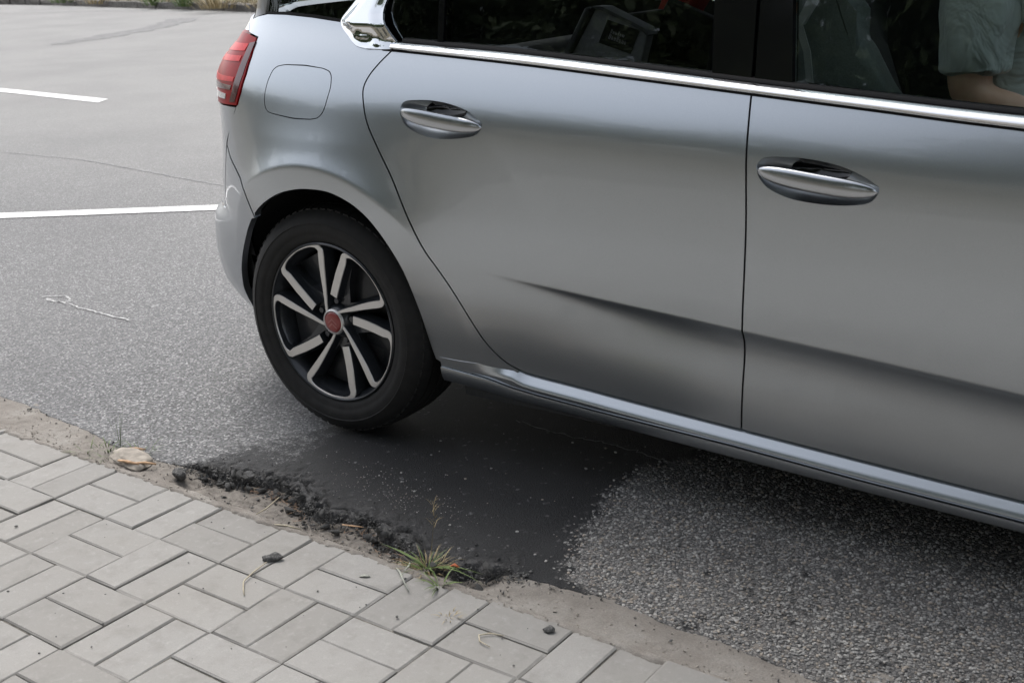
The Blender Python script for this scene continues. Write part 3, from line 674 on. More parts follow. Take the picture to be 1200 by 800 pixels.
# --- bumper, tailgate, lamp
BUMP = [(-.219, .588)]+[p for p in ARCH if p[0] < -.225 and p[1] < .584]+[(-.45, .198), (-.7, .20), (SR, .20), (SR, .566), (-.62, .567), (-.47, .568), (-.42, .66), (-.372, .760), (-.345, .730), (-.277, .688), (-.245, .655)]
body('rear_bumper', BUMP, step=.014)
TAIL = [(SR, .572), (-.62, .573), (-.474, .574), (-.425, .664), (-.376, .768), (-.326, .82), (-.293, .872), (-.45, .868), (-.62, .868), (-.62, 1.062), (-.50, 1.066), (-.318, 1.064), (-.352, 1.086), (-.42, 1.10), (-.8, 1.115), (SR, 1.12)]
body('tailgate', TAIL, step=.018)
LAMP = [(-.2535, 1.0485), (-.2485, 1.005), (-.2525, .96), (-.267, .913), (-.285, .8785), (-.45, .872), (-.615, .872), (-.615, 1.056), (-.50, 1.060), (-.35, 1.059), (-.31, 1.0575)]
lamp_fn = lambda s, z, off=0.: P(s, z, .003)
lr, ll = both('tail_lamp', panel_mesh('tail_lamp', LAMP, step=.014, fn=lamp_fn), MAT['lens'])
def lamp_bit(nm, poly, mat, off=.0045):
    me = panel_mesh(nm, poly, step=.012, fn=lambda s, z, o=0.: P(s, z, off), flange=.003); obj(nm, me, lr, MAT[mat]); obj(nm, mirror(me), ll)
lamp_bit('lamp_rim', [(-.250, 1.040), (-.252, 1.005), (-.260, .96), (-.277, .913), (-.292, .886), (-.322, .884), (-.306, .915), (-.290, .96), (-.280, 1.0), (-.274, 1.036)], 'lens_dark', .0042)
lamp_bit('light_bar', [(-.278, 1.034), (-.285, 1.016), (-.47, 1.010), (-.56, 1.010), (-.56, 1.030), (-.46, 1.032)], 'lens_bright')
lamp_bit('light_bar', [(-.290, 1.004), (-.294, .990), (-.46, .984), (-.56, .984), (-.56, 1.000), (-.46, 1.000)], 'lens_bright')
lamp_bit('light_bar', [(-.302, .950), (-.306, .938), (-.44, .934), (-.58, .934), (-.58, .948), (-.44, .950)], 'lens_bright')
lamp_bit('dark_band', [(-.312, .928), (-.318, .916), (-.44, .914), (-.58, .914), (-.58, .927), (-.44, .930)], 'lens_dark')
lamp_bit('reversing_light', [(-.345, .904), (-.350, .890), (-.45, .888), (-.58, .890), (-.58, .905), (-.45, .906)], 'lens_clear')
# --- front wing and front bumper
def arch_at(cx, r=.372, a0=-8, a1=188, n=50): return [(cx+r*math.cos(math.radians(a)), .322+r*math.sin(math.radians(a))) for a in np.linspace(a0, a1, n)]
FA = arch_at(2.80)
WING = [(2.257, .21), (2.41, .21), (2.432, .28)]+[p for p in FA[::-1] if p[0] < 3.13]+[(3.16, .46), (3.25, .62), (3.30, .78), (3.1, .86), (2.8, .905), (2.45, .935), (2.30, .945), (2.268, .915), (2.275, .75), (2.267, .5)]
body('front_wing', WING, step=.03)
FB = [(3.172, .29), (3.168, .40), (3.165, .455), (3.256, .615), (3.306, .77), (3.6, .74), (SF, .72), (SF, .19), (3.5, .19), (3.25, .20), (3.17, .22)]
body('front_bumper', FB, step=.03)
# --- chrome line, C-shaped chrome at the rear
def chrome_sec(s):
    b, t = cb(s), ct(s); h = t-b
    return [(-.006, b), (.003, b+.0005), (.0095, b+.25*h), (.0125, b+.42*h), (.0125, b+.50*h), (.009, b+.78*h), (.004, b+.97*h), (-.001, t), (-.012, t+.001)]
strip('chrome_strip', .243, 2.30, 150, chrome_sec, MAT['chrome'], ang=40)
def rubber_sec(s):
    b = cb(s); return [(-.012, b-.0035), (.001, b-.0035), (.0035, b-.001), (-.004, b+.002)]
strip('chrome_seal', .215, 2.30, 90, rubber_sec, MAT['black_plastic'])
C_OUT = smooth([(.165, 1.035), (.128, 1.0415), (.087, 1.066), (.050, 1.0935), (.076, 1.121), (.106, 1.147), (.20, 1.235), (.30, 1.335), (.42, 1.44)], .012)
C_IN = smooth([(.60, 1.44), (.42, 1.36), (.29, 1.26), (.235, 1.18), (.216, 1.146), (.209, 1.117), (.222, 1.086), (.248, 1.0517)], .012)
def c_fn(s, z, off=0.):
    s = np.asarray(s, float); z = np.asarray(z, float)
    k = np.interp(z, [1.02, 1.035, 1.06, 1.088, 1.10, 1.16, 1.5], [.002, .003, .009, .0165, .0165, .011, .008])
    # inner bevel that faces the door glass
    d = (s-np.interp(z, [1.05, 1.086, 1.117, 1.18, 1.26, 1.36, 1.44], [.252, .222, .209, .235, .29, .42, .60]))
    k = k-.008*sstep(np.clip((d+.045)/.05, 0, 1))
    do = polydist(s, z, C_OUT, False); k = .004+(k+np.interp(z, [1.035, 1.06, 1.09, 1.13, 1.2], [0, .008, .010, .004, 0])-.004)*sstep(do/.032)
    return PG(s, z, k)
both('chrome_pillar', panel_mesh('chrome_pillar', C_OUT+C_IN+[(.2445, 1.0335)], step=.008, fn=c_fn, flange=.007, bs=.006), MAT['chrome'])
# --- glass
ZT_ = 1.455
def gl_fn(off): return lambda s, z, o=0.: PG(s, z, off)
def glass(name, poly, key, off, parent=None, step=.03): return both(name, panel_mesh(name, poly, step=step, fn=gl_fn(off), flange=.004), MAT[key])
apx = lambda z: 2.62-(z-.96)*1.72                               # windscreen pillar line
inn = [(.262, 1.055), (.230, 1.090), (.219, 1.118), (.226, 1.147), (.245, 1.18), (.30, 1.26), (.378, 1.33)]
glass('quarter_light', [(.366, ct(.366)+.002), (.262, 1.055)]+inn[1:]+[(.366, 1.32)], 'glass_rear', -.006)
glass('rear_door_glass', [(.390, ct(.39)+.002), (.7, ct(.7)+.002), (1.075, ct(1.075)+.002), (1.06, 1.25), (1.05, ZT_), (.64, ZT_), (.44, 1.38), (.389, 1.34)], 'glass_rear', -.006)
glass('front_door_glass', [(1.258, ct(1.258)+.002), (1.7, ct(1.7)+.002), (2.30, ct(2.3)+.002), (2.56, .995), (apx(1.2), 1.2), (apx(1.35), 1.35), (apx(ZT_), ZT_), (1.218, ZT_), (1.238, 1.2)], 'glass_front', -.006)
def trim(name, poly, off, mat='black_gloss', step=.03, fl=.03): return both(name, panel_mesh(name, poly, step=step, fn=gl_fn(off), flange=fl), MAT[mat])
trim('glass_divider', [(.3695, ct(.37)), (.3865, ct(.387)), (.3845, 1.36), (.3675, 1.34)], -.002)
trim('pillar_cover', [(1.080, ct(1.08)+.009), (1.166, ct(1.17)+.009), (1.156, ZT_), (1.055, ZT_), (1.065, 1.25)], -.003)
trim('pillar_cover', [(1.174, ct(1.174)+.009), (1.252, ct(1.252)+.009), (1.232, 1.2), (1.213, ZT_), (1.163, ZT_)], -.003)
def seal_sec(s):
    t = ct(s); return [(-.012, t), (-.001, t+.001), (.0, t+.007), (-.007, t+.0105), (-.014, t+.0105)]
strip('window_seal', .265, 2.28, 80, seal_sec, MAT['black_plastic'])
QG = [(-.250, 1.109), (-.161, 1.1095), (-.057, 1.1045), (.050, 1.0965), (.060, 1.0985), (.084, 1.124), (.110, 1.150), (.196, 1.238), (.296, 1.338), (.36, ZT_), (.05, ZT_), (-.12, 1.36), (-.235, 1.2)]
glass('rear_quarter_glass', QG, 'glass_rear', -.003)
trim('glass_seal', [(-.262, 1.1065), (-.161, 1.1065), (-.057, 1.1015), (.055, 1.0935), (.052, 1.0985), (-.057, 1.1085), (-.161, 1.1135), (-.25, 1.1125)], .001, 'black_plastic', .01, .012)
trim('tail_pillar', [(-.262, 1.108), (-.254, 1.112), (-.239, 1.2), (-.124, 1.36), (.04, ZT_), (-.05, ZT_), (-.20, 1.36), (-.31, 1.2), (-.352, 1.092)], -.004)
glass('rear_screen', [(-.36, 1.095), (-.43, 1.11), (-.8, 1.122), (SR, 1.126), (SR, ZT_), (-.06, ZT_), (-.21, 1.36), (-.32, 1.2)], 'glass_rear', -.01, step=.04)
# --- roof, windscreen, bonnet (lofts between the two flanks)
def loft(name, rows, mat, n=18):
    """rows: (point on right edge, crown height)"""
    V = []; k = n+1
    for e, crown in rows:
        for j in range(k):
            t = j/n; u = 2*t-1; V.append((e[0]+crown*.0, e[1]+(2*YC-2*e[1])*t, e[2]+crown*(1-abs(u)**2.4)))
    F = [(i*k+j, i*k+j+1, (i+1)*k+j+1, (i+1)*k+j) for i in range(len(rows)-1) for j in range(n)]
    bm = bmesh.new(); vs = [bm.verts.new(v) for v in V]; [bm.faces.new([vs[i] for i in f]) for f in F]
    bmesh.ops.solidify(bm, geom=bm.faces[:], thickness=.012)
    return obj(name, sharp(bm_mesh(name, bm), 40), car, mat)
Pp = lambda s, z, o=0.: PG(np.array([float(s)]), np.array([float(z)]), o)[0]
rows = []
for s in np.linspace(SR+.03, -.10, 14): rows.append((Pp(s, ZT_-.003, .002), .0+.10*float(sstep((s-SR)/(-.06-SR)))))
for s in np.linspace(-.06, apx(ZT_), 16):
    e = Pp(s, ZT_-.003, .002); rows.append((e, .10+.06*math.sin(math.pi*np.clip((s+.06)/2.3, 0, 1))))
loft('roof', rows, MAT['paint'])
rows = []
for z in np.linspace(ZT_-.006, 1.0, 10):
    e = Pp(apx(z)+.008, z, -.004); rows.append((e, .05+.09*math.sin(math.pi*np.clip((apx(ZT_)+.35)/2.6, 0, 1))*((z-1.0)/(ZT_-1.0))))
loft('windscreen', rows, MAT['glass_front'])
PB = lambda s, z: P(np.array([float(s)]), np.array([float(z)]), -.004)[0]
WT_TOP = lambda s: float(np.interp(s, [2.45, 2.8, 3.1, 3.30, 3.45, 3.7], [.937, .907, .862, .782, .757, .742]))
rows = [(PB(s, WT_TOP(s)-.002), c) for s, c in ((2.50, .075), (2.6, .085), (2.8, .09), (3.0, .09), (3.15, .08), (3.26, .065), (3.34, .045))]
loft('bonnet', rows, MAT['paint'])
rows = [(PB(s, WT_TOP(s)-.004), c) for s, c in ((3.345, .040), (3.42, .022), (3.55, .008), (3.7, .004), (SF-.03, .0))]
loft('nose_panel', rows, MAT['black_gloss'])
rows = [(PB(2.36, .935), .07), (PB(2.43, .935), .072), (PB(2.495, .93), .07)]
loft('scuttle', rows, MAT['black_plastic'])
zz = np.linspace(.992, ZT_, 12)
trim('screen_pillar', [(apx(z)-.045, z) for z in zz]+[(apx(z)+.03, z) for z in zz[::-1]], .001, 'paint')
trim('roof_rail', [(-.07, ZT_-.028), (apx(ZT_)-.03, ZT_-.028), (apx(ZT_)+.005, ZT_+.004), (-.07, ZT_+.004)], .002, 'chrome')
trim('wing_cover', [(2.275, .92), (2.30, .949), (2.45, .939), (2.60, .932), (2.66, .955), (2.585, .985), (2.31, .925)], -.008, 'black_gloss', .03, .02)
HL = [(3.312, .775), (3.60, .745), (3.66, .80), (3.50, .83), (3.33, .83)]
hl, hr_ = both('headlamp', panel_mesh('headlamp', HL, step=.03, fn=gl_fn(.004)), MAT['lens_clear'])
# --- inner shell so that no gap looks through, floor pan, wheel housings
def shell():
    s = np.arange(SR, SF, .03); z = np.concatenate([np.arange(.16, .94, .04), [.955, 1.0, 1.045, 1.085]]); S_, Z_ = np.meshgrid(s, z, indexing='ij')
    V = P(S_, Z_, -.045).reshape(-1, 3); F = grid_faces(*S_.shape); c = np.stack([S_.ravel()[F].mean(1), Z_.ravel()[F].mean(1)], -1)
    k = (np.hypot(c[:, 0]-.0, c[:, 1]-.32) > .41) & (np.hypot(c[:, 0]-2.80, c[:, 1]-.32) > .41) & ((c[:, 1] < .955) | (c[:, 0] < .05) | ((c[:, 0] < .3) & (c[:, 1] < 1.03)))
    me = mesh_np('inner_shell', V, F[k][:, ::-1]); both('inner_shell', me, simple('grey_primer', (.05, .052, .055), .8))
    V = P(S_, Z_, -.085).reshape(-1, 3); k &= (c[:, 1] < .955) & (c[:, 1] > .3) & (c[:, 0] > .42) & (c[:, 0] < 2.3)
    both('door_trim', mesh_np('door_trim', V, F[k]), MAT['trim_and_shade_dark'])
shell()
def prism_y(name, pts, y0, y1, mat, parent=car, bev=.0):
    n = len(pts); V = [(x, y0, z) for x, z in pts]+[(x, y1, z) for x, z in pts]
    bm = bmesh.new(); vs = [bm.verts.new(v) for v in V]; bm.faces.new(vs[:n]); bm.faces.new(vs[n:][::-1])
    for i in range(n): bm.faces.new((vs[i], vs[n+i], vs[n+(i+1) % n], vs[(i+1) % n]))
    if bev: bmesh.ops.bevel(bm, geom=bm.edges[:], offset=bev, segments=3, affect='EDGES', profile=.6)
    return obj(name, sharp(bm_mesh(name, bm), 40), parent, mat)
prism_y('floor_pan', [(.46, .145), (2.35, .125), (2.35, .24), (.46, .26)], .17, 2*YC-.17, MAT['dark'])
prism_y('floor_pan', [(-.62, .30), (-.45, .27), (-.40, .75), (-.62, .75)], .30, 2*YC-.30, MAT['dark'])
prism_y('floor_pan', [(-.5, .30), (.46, .24), (.46, .42), (-.5, .50)], .40, 2*YC-.40, MAT['dark'])
prism_y('floor_pan', [(2.35, .20), (3.5, .22), (3.5, .6), (2.35, .5)], .40, 2*YC-.40, MAT['dark'])
for cx in (0.0, 2.80):
    a = np.linspace(math.radians(-12), math.radians(186), 44); V = []
    for y, rr in ((.035, .376), (.05, .392), (.22, .40), (.40, .40)):
        V += [(cx+.01+rr*math.cos(t), y, .322+rr*math.sin(t)) for t in a]
    V = [(x_, y_+(.07*float(sstep((math.degrees(math.atan2(z_-.322, x_-cx)) % 360-135)/40)) if j_ < 2*len(a) and (math.degrees(math.atan2(z_-.322, x_-cx)) % 360) < 300 else 0), z_) for j_, (x_, y_, z_) in enumerate(V)]
    n = len(a); F = [(j*n+i, j*n+i+1, (j+1)*n+i+1, (j+1)*n+i) for j in range(3) for i in range(n-1)]
    V.append((cx, .40, .32)); F += [(3*n+i, 3*n+i+1, 4*n) for i in range(n-1)]
    both('wheel_liner', mesh('wheel_liner', V, F, True), MAT['dark'])
# --- wheels
def lathe(name, prof, n, mat, parent, loc=(0, 0, 0), ang=30, closed=False):
    V = []; k = len(prof)
    for i in range(n):
        t = 2*math.pi*i/n; V += [(r*math.cos(t), y, r*math.sin(t)) for r, y in prof]
    F = [(i*k+j, i*k+(j+1) % k, ((i+1) % n)*k+(j+1) % k, ((i+1) % n)*k+j) for i in range(n) for j in range(k if closed else k-1)]
    me = sharp(mesh(name, V, F), ang); bm = bmesh.new(); bm.from_mesh(me); bmesh.ops.remove_doubles(bm, verts=bm.verts, dist=1e-6); me2 = sharp(bm_mesh(name, bm), ang); o = obj(name, me2, parent, mat); return o
def pr(r, a): return (r*math.cos(math.radians(a)), r*math.sin(math.radians(a)))
def wheel_parts(phase):
    W_ = bpy.data.objects.new('wheel', None); link(W_, car)
    ty = [(.2165, .012), (.2195, .000), (.226, -.005), (.236, -.0085), (.242, -.0088), (.244, -.0108), (.256, -.013), (.268, -.0118), (.270, -.0138), (.281, -.0085), (.291, -.001), (.300, .009), (.3062, .020), (.3092, .034),
          (.3110, .048), (.305, .0485), (.305, .056), (.3120, .0565), (.3132, .085), (.307, .0855), (.307, .094), (.3134, .0945), (.3134, .112), (.307, .1125), (.307, .121), (.3132, .1215), (.3120, .150), (.305, .1505), (.305, .158), (.3110, .1585),
          (.3092, .172), (.300, .196), (.268, .218), (.235, .21), (.215, .195)]
    tyre = lathe('tyre', ty, 128, MAT['rubber'], W_, ang=50)
    # shoulder blocks of the tread
    bm = bmesh.new()
    for i in range(72):
        t = 2*math.pi*i/72
        for y0, y1, sk in ((.012, .046, .0), (.160, .194, .0)):
            pts = []
            for tt in (t, t+.058):
                for y in (y0, y1):
                    for r in (.300, (.3058 if (y in (y0,) and y0 < .1) or (y == y1 and y0 > .1) else .3118)): pts.append((r*math.cos(tt), y, r*math.sin(tt)))
            v = [bm.verts.new(p) for p in pts]
            for f in ((0, 1, 3, 2), (4, 6, 7, 5), (0, 4, 5, 1), (2, 3, 7, 6), (1, 5, 7, 3)): bm.faces.new([v[q] for q in f])
    obj('tread', bm_mesh('tread', bm), W_, MAT['rubber'], kind='stuff')
    lathe('rim', [(.2185, .008), (.2175, -.002), (.2135, -.004), (.2105, -.001), (.2065, .012), (.200, .020), (.196, .075), (.186, .12), (.192, .185), (.212, .20)], 96, MAT['gunmetal'], W_, ang=40)
    lathe('rim_lip', [(.2170, -.0025), (.2145, -.0048), (.2118, -.0034)], 96, MAT['gunmetal'], W_, ang=60)
    lathe('brake_disc', [(.05, .075), (.150, .075), (.150, .10), (.05, .10)], 64, MAT['disc'], W_, ang=30)
    lathe('wheel_back', [(.0, .14), (.19, .14)], 48, MAT['dark'], W_)
    prism = []
    bm = bmesh.new()
    for k in range(10):
        a = math.radians(15+k*5); 
    cal = [pr(.150, -25), pr(.165, -35), pr(.168, -52), pr(.152, -64), pr(.10, -58), pr(.095, -34)]
    n = len(cal); vs = [bm.verts.new((x, .055, z)) for x, z in cal]+[bm.verts.new((x, .12, z)) for x, z in cal]
    bm.faces.new(vs[:n]); bm.faces.new(vs[n:][::-1]); [bm.faces.new((vs[i], vs[(i+1) % n], vs[n+(i+1) % n], vs[n+i])) for i in range(n)]
    bmesh.ops.bevel(bm, geom=bm.edges[:], offset=.006, segments=2, affect='EDGES')
    obj('brake_caliper', sharp(bm_mesh('brake_caliper', bm)), W_, MAT['disc'])
    # one spoke: two legs joined by an arc at the rim; bright face, dark sides that widen towards the back
    def spoke():
        bm = bmesh.new()
        def bar(path, wid, ydepth):
            path = np.array(path, float); t = np.gradient(path, axis=0); t /= np.linalg.norm(t, axis=1, keepdims=True); nn = np.c_[-t[:, 1], t[:, 0]]; rows = []
            for i, p in enumerate(path):
                r = np.hypot(*p); y = ydepth(r); w = wid[i]/2; b = .007
                rows.append([bm.verts.new((p[0]+nn[i, 0]*q, yy, p[1]+nn[i, 1]*q)) for q, yy in ((-w-b, y+.034), (-w, y+.0022), (-w+.0012, y), (w-.0012, y), (w, y+.0022), (w+b, y+.034))])
            for i in range(len(rows)-1):
                for j in range(5):
                    f = bm.faces.new((rows[i][j], rows[i][j+1], rows[i+1][j+1], rows[i+1][j])); f.material_index = 0 if j in (1, 2, 3) else 1
            for e in (rows[0], rows[-1]): f = bm.faces.new(e); f.material_index = 1
        yd = lambda r: float(np.interp(r, [.03, .06, .12, .19, .215], [.008, .009, .006, .001, -.002]))
        ctrl = [(.030, -14, .0080), (.048, -29, .0095), (.075, -39.5, .0125), (.11, -45, .0160), (.150, -48.3, .0195), (.180, -50.2, .0205), (.1985, -50.6, .0185), (.2085, -47.0, .0125), (.2115, -40, .0092), (.2125, -27, .0088), (.2115, -14, .0092), (.2085, -7.0, .0130), (.1985, -3.2, .0200), (.180, -2.6, .0235), (.14, .4, .0250), (.10, 4.6, .0250), (.073, 9.2, .0240)]
        q_ = smooth([pr(r, a) for r, a, w in ctrl], .005); cum = [0]
        for i in range(1, len(q_)): cum.append(cum[-1]+np.hypot(q_[i][0]-q_[i-1][0], q_[i][1]-q_[i-1][1]))
        cp_ = [pr(r, a) for r, a, w in ctrl]; at = [cum[int(np.argmin([np.hypot(p[0]-c[0], p[1]-c[1]) for p in q_]))] for c in cp_]
        bar(q_, list(np.interp(cum, at, [w for r, a, w in ctrl])), yd)
        me = bm_mesh('spoke', bm); return me
    me = spoke(); me.materials.append(MAT['alloy']); me.materials.append(MAT['gunmetal'])
    # web behind the spokes near the hub
    for k in range(5):
        o = bpy.data.objects.new('spoke', me); o.rotation_euler = (0, -math.radians(phase+72*k), 0); link(o, W_)
        pts = [pr(.035, 20), pr(.085, 12), pr(.15, 4), pr(.203, 1), pr(.203, -7), pr(.12, -9), pr(.07, -25), pr(.12, -42), pr(.203, -47), pr(.203, -53), pr(.11, -51), pr(.05, -45), pr(.03, -40)]
        if k == 0:
            bm = bmesh.new(); n = len(pts); fr_ = [bm.verts.new((x, .024+.012*(1-np.hypot(x, z)/.2), z)) for x, z in pts]; bk = [bm.verts.new((x, .055, z)) for x, z in pts]
            bm.faces.new(fr_); bm.faces.new(bk[::-1]); [bm.faces.new((fr_[i], fr_[(i+1) % n], bk[(i+1) % n], bk[i])) for i in range(n)]
            bmesh.ops.triangulate(bm, faces=[f for f in bm.faces if len(f.verts) > 4]); wm = bm_mesh('spoke_web', bm); wm.materials.append(MAT['gunmetal'])
        w = bpy.data.objects.new('spoke_web', wm); w.rotation_euler = o.rotation_euler; link(w, W_)
    lathe('hub', [(.0, .012), (.031, .010), (.037, .013), (.046, .03), (.05, .06)], 40, MAT['gunmetal'], W_, ang=60)
    lathe('hub_ring', [(.0285, .0085), (.030, .0060), (.0345, .0075), (.036, .012)], 40, MAT['alloy'], W_, ang=60)
    cap = lathe('hub_cap', [(.0, .0030), (.012, .0034), (.022, .0048), (.0275, .0065), (.0285, .0095)], 40, MAT['cap_red'], W_, ang=60)
    for dz in (.004, -.008):                                    # the double chevron on the cap
        bm = bmesh.new(); q = [(-.0155, dz-.006), (0, dz+.007), (.0155, dz-.006), (.0155, dz-.0105), (0, dz+.002), (-.0155, dz-.0105)]
        f_ = [bm.verts.new((x, .0022+.0022*(np.hypot(x, z)/.022)**2, z)) for x, z in q]; b_ = [bm.verts.new((x, .0055, z)) for x, z in q]
        for i in range(6): bm.faces.new((f_[i], f_[(i+1) % 6], b_[(i+1) % 6], b_[i]))
        bm.faces.new((f_[0], f_[1], f_[4], f_[5])); bm.faces.new((f_[1], f_[2], f_[3], f_[4])); obj('cap_chevron', bm_mesh('cap_chevron', bm), W_, MAT['cap_mark'])
    for k in range(5):
        x, z = pr(.056, phase+72*k-62); lathe('wheel_bolt', [(.0, .014), (.008, .014), (.0095, .018), (.0095, .035)], 6, MAT['gunmetal'], W_, ang=20).location = (x, .006, z)
    return W_
def dup_tree(o, parent):
    c = o.copy(); COL.objects.link(c); c.parent = parent
    for ch in [x for x in o.children]: dup_tree(ch, c)
    return c
w0 = wheel_parts(146.5); w0.location = (.007, 0, .3245)
for x, y, rz, roll in ((2.80, 0, 0, 20), (.007, 2*YC, math.pi, 40), (2.80, 2*YC, math.pi, 75)):
    w = dup_tree(w0, car); w.location = (x, y, .3245); w.rotation_euler = (0, math.radians(roll), rz)

# ---------------- cabin
def soft(name, pts, y0, y1, mat, parent=car, bev=.03): return prism_y(name, pts, y0, y1, mat, parent, bev)
def front_seat(y0, seat=None):
    global MAT_SEAT; MAT_SEAT = MAT[seat or 'seat_fabric']
    st = bpy.data.objects.new('front_seat', None); link(st, car)
    soft('seat_cushion', [(1.30, .42), (1.80, .47), (1.82, .60), (1.74, .63), (1.36, .54)], y0, y0+.50, MAT_SEAT, st)
    soft('seat_bolster', [(1.30, .52), (1.10, .90), (1.07, 1.0), (1.165, 1.135), (1.20, 1.22), (1.235, 1.20), (1.245, 1.10), (1.300, 1.038), (1.362, .93), (1.41, .80), (1.44, .58)], y0, y0+.085, MAT_SEAT, st, .03)
    soft('seat_back', [(1.24, .52), (1.05, .90), (1.03, 1.0), (1.06, 1.135), (1.09, 1.22), (1.13, 1.20), (1.14, 1.10), (1.18, 1.0), (1.24, .84), (1.36, .58)], y0+.075, y0+.50, MAT['trim_and_shade_dark'], st, .03)  # cabin shade behind the near bolster put into the colour
    soft('headrest', [(1.10, 1.24), (1.20, 1.23), (1.20, 1.40), (1.13, 1.42)], y0+.12, y0+.38, MAT_SEAT, st)
front_seat(.31); front_seat(2*YC-.81, 'trim_and_shade_dark')  # far seat coloured dark to stand in for cabin shade
soft('rear_seat', [(.28, .40), (.80, .44), (.80, .58), (.40, .56), (.18, .98), (.06, .98), (.14, .50)], .26, 2*YC-.26, MAT['trim_and_shade_dark'])
soft('dashboard', [(2.10, .55), (2.05, .80), (2.15, .96), (2.62, .98), (2.62, .55)], .18, 2*YC-.18, MAT['trim_and_shade_dark'], bev=.03)
soft('belt_strap', [(1.183, .955), (1.198, .955), (1.188, 1.03), (1.168, 1.085), (1.150, 1.085), (1.172, 1.03)], .285, .288, MAT['belt'], bev=0)
soft('belt_strap', [(1.150, 1.085), (1.168, 1.085), (1.23, 1.19), (1.25, 1.24), (1.225, 1.24)], .285, .30, MAT['belt'], bev=0)
def ring(name, c, R_, r, tilt, mat, parent):
    bm = bmesh.new(); n, k = 32, 8
    vs = [[bm.verts.new((0, (R_+r*math.cos(2*math.pi*j/k))*math.cos(2*math.pi*i/n), (R_+r*math.cos(2*math.pi*j/k))*math.sin(2*math.pi*i/n))) for j in range(k)] for i in range(n)]
    for i in range(n):
        for j in range(k): vs[i][j].co.x = r*math.sin(2*math.pi*j/k)
    for i in range(n):
        for j in range(k): bm.faces.new((vs[i][j], vs[(i+1) % n][j], vs[(i+1) % n][(j+1) % k], vs[i][(j+1) % k]))
    o = obj(name, bm_mesh(name, bm, True), parent, mat); o.location = c; o.rotation_euler = (0, tilt, 0); return o
sw_ = ring('steering_wheel', (1.98, 2*YC-.56, .88), .185, .014, math.radians(-25), MAT['trim_and_shade_dark'], car)
bmh = bmesh.new(); bmesh.ops.create_uvsphere(bmh, u_segments=16, v_segments=8, radius=.07); bmesh.ops.scale(bmh, vec=(.4, 1, 1), verts=bmh.verts); obj('wheel_hub', bm_mesh('wheel_hub', bmh, True), sw_, MAT['trim_and_shade_dark'])
for q in (-1, 1): o = prism_y('wheel_spoke', [(-.008, -.012), (.008, -.012), (.008, .012), (-.008, .012)], .05*q, .178*q, MAT['trim_and_shade_dark'], sw_, .004)
# --- child seat on the rear bench: side wing with a black label
cs = empty('child_seat', label='grey child seat with a black label seen through the dark rear window', category='child seat'); cs.matrix_world = CARM
soft('side_wing', [(.49, .60), (.456, .90), (.506, .99), (.578, 1.107), (.600, 1.1045), (.712, 1.057), (.724, 1.044), (.70, .96), (.675, .80), (.68, .60)], .42, .455, MAT['child_grey'], cs, .006)
soft('wing_edge', [(.45, .60), (.436, .90), (.484, .985), (.556, 1.109), (.575, 1.1105), (.500, .985), (.458, .90), (.48, .60)], .405, .46, MAT['child_dark'], cs, .006)
soft('wing_edge', [(.575, 1.112), (.604, 1.1105), (.720, 1.0625), (.732, 1.046), (.726, 1.043), (.714, 1.058), (.600, 1.1045), (.575, 1.106)], .41, .46, MAT['child_dark'], cs, .0015)
soft('side_wing', [(.49, .60), (.456, .90), (.578, 1.107), (.712, 1.057), (.70, .96), (.675, .80), (.68, .60)], .80, .835, MAT['trim_and_shade_dark'], cs, .006)  # far wing and shell blackened to sink into the cabin shade
soft('seat_shell', [(.46, .58), (.44, .9), (.54, 1.08), (.575, 1.08), (.50, .9), (.52, .62), (.80, .60), (.80, .56)], .455, .80, MAT['trim_and_shade_dark'], cs, .01)
lb = soft('label', [(.614, 1.080), (.703, 1.0555), (.678, 1.000), (.588, 1.0245)], .4178, .4195, MAT['label_black'], cs, 0)
def label_marks():
    r = random.Random(3); bm = bmesh.new(); ux, uz = np.array((.0890, -.0245)), np.array((-.026, -.0555)); o_ = np.array((.614, 1.080))
    def quad(u0, u1, v0, v1, sk=0):
        pts = [o_+ux*u+uz*v for u, v in ((u0+sk, v0), (u1+sk, v0), (u1, v1), (u0, v1))]; bm.faces.new([bm.verts.new((p[0], .4174, p[1])) for p in pts])
    for v0, h, n in ((.34, .13, 6), (.55, .17, 7)):
        u = .22
        for i in range(n):
            w = .045+.03*r.random(); tall = h*(1.35 if i in (0, 3) else .85)
            quad(u, u+w*.35, v0+h-tall, v0+h); quad(u+w*.55, u+w*.9, v0+h-tall*(.7+.3*r.random()), v0+h)
            quad(u, u+w*.9, v0+h-tall*.55, v0+h-tall*.4) if i % 2 else quad(u, u+w*.9, v0+h*.85, v0+h)
            u += w+.018
    return obj('label_print', bm_mesh('label_print', bm), lb, MAT['label_print'])
label_marks()
rc = soft('red_jacket', [(.47, 1.0), (.50, 1.05), (.535, 1.14), (.60, 1.22), (.67, 1.20), (.64, 1.10), (.59, 1.03), (.55, .97)], .86, .95, MAT['red_fabric'], None, .02)
rc.matrix_world = CARM; rc['label'] = 'dark red cloth behind the child seat in the back of the car'; rc['category'] = 'cloth'

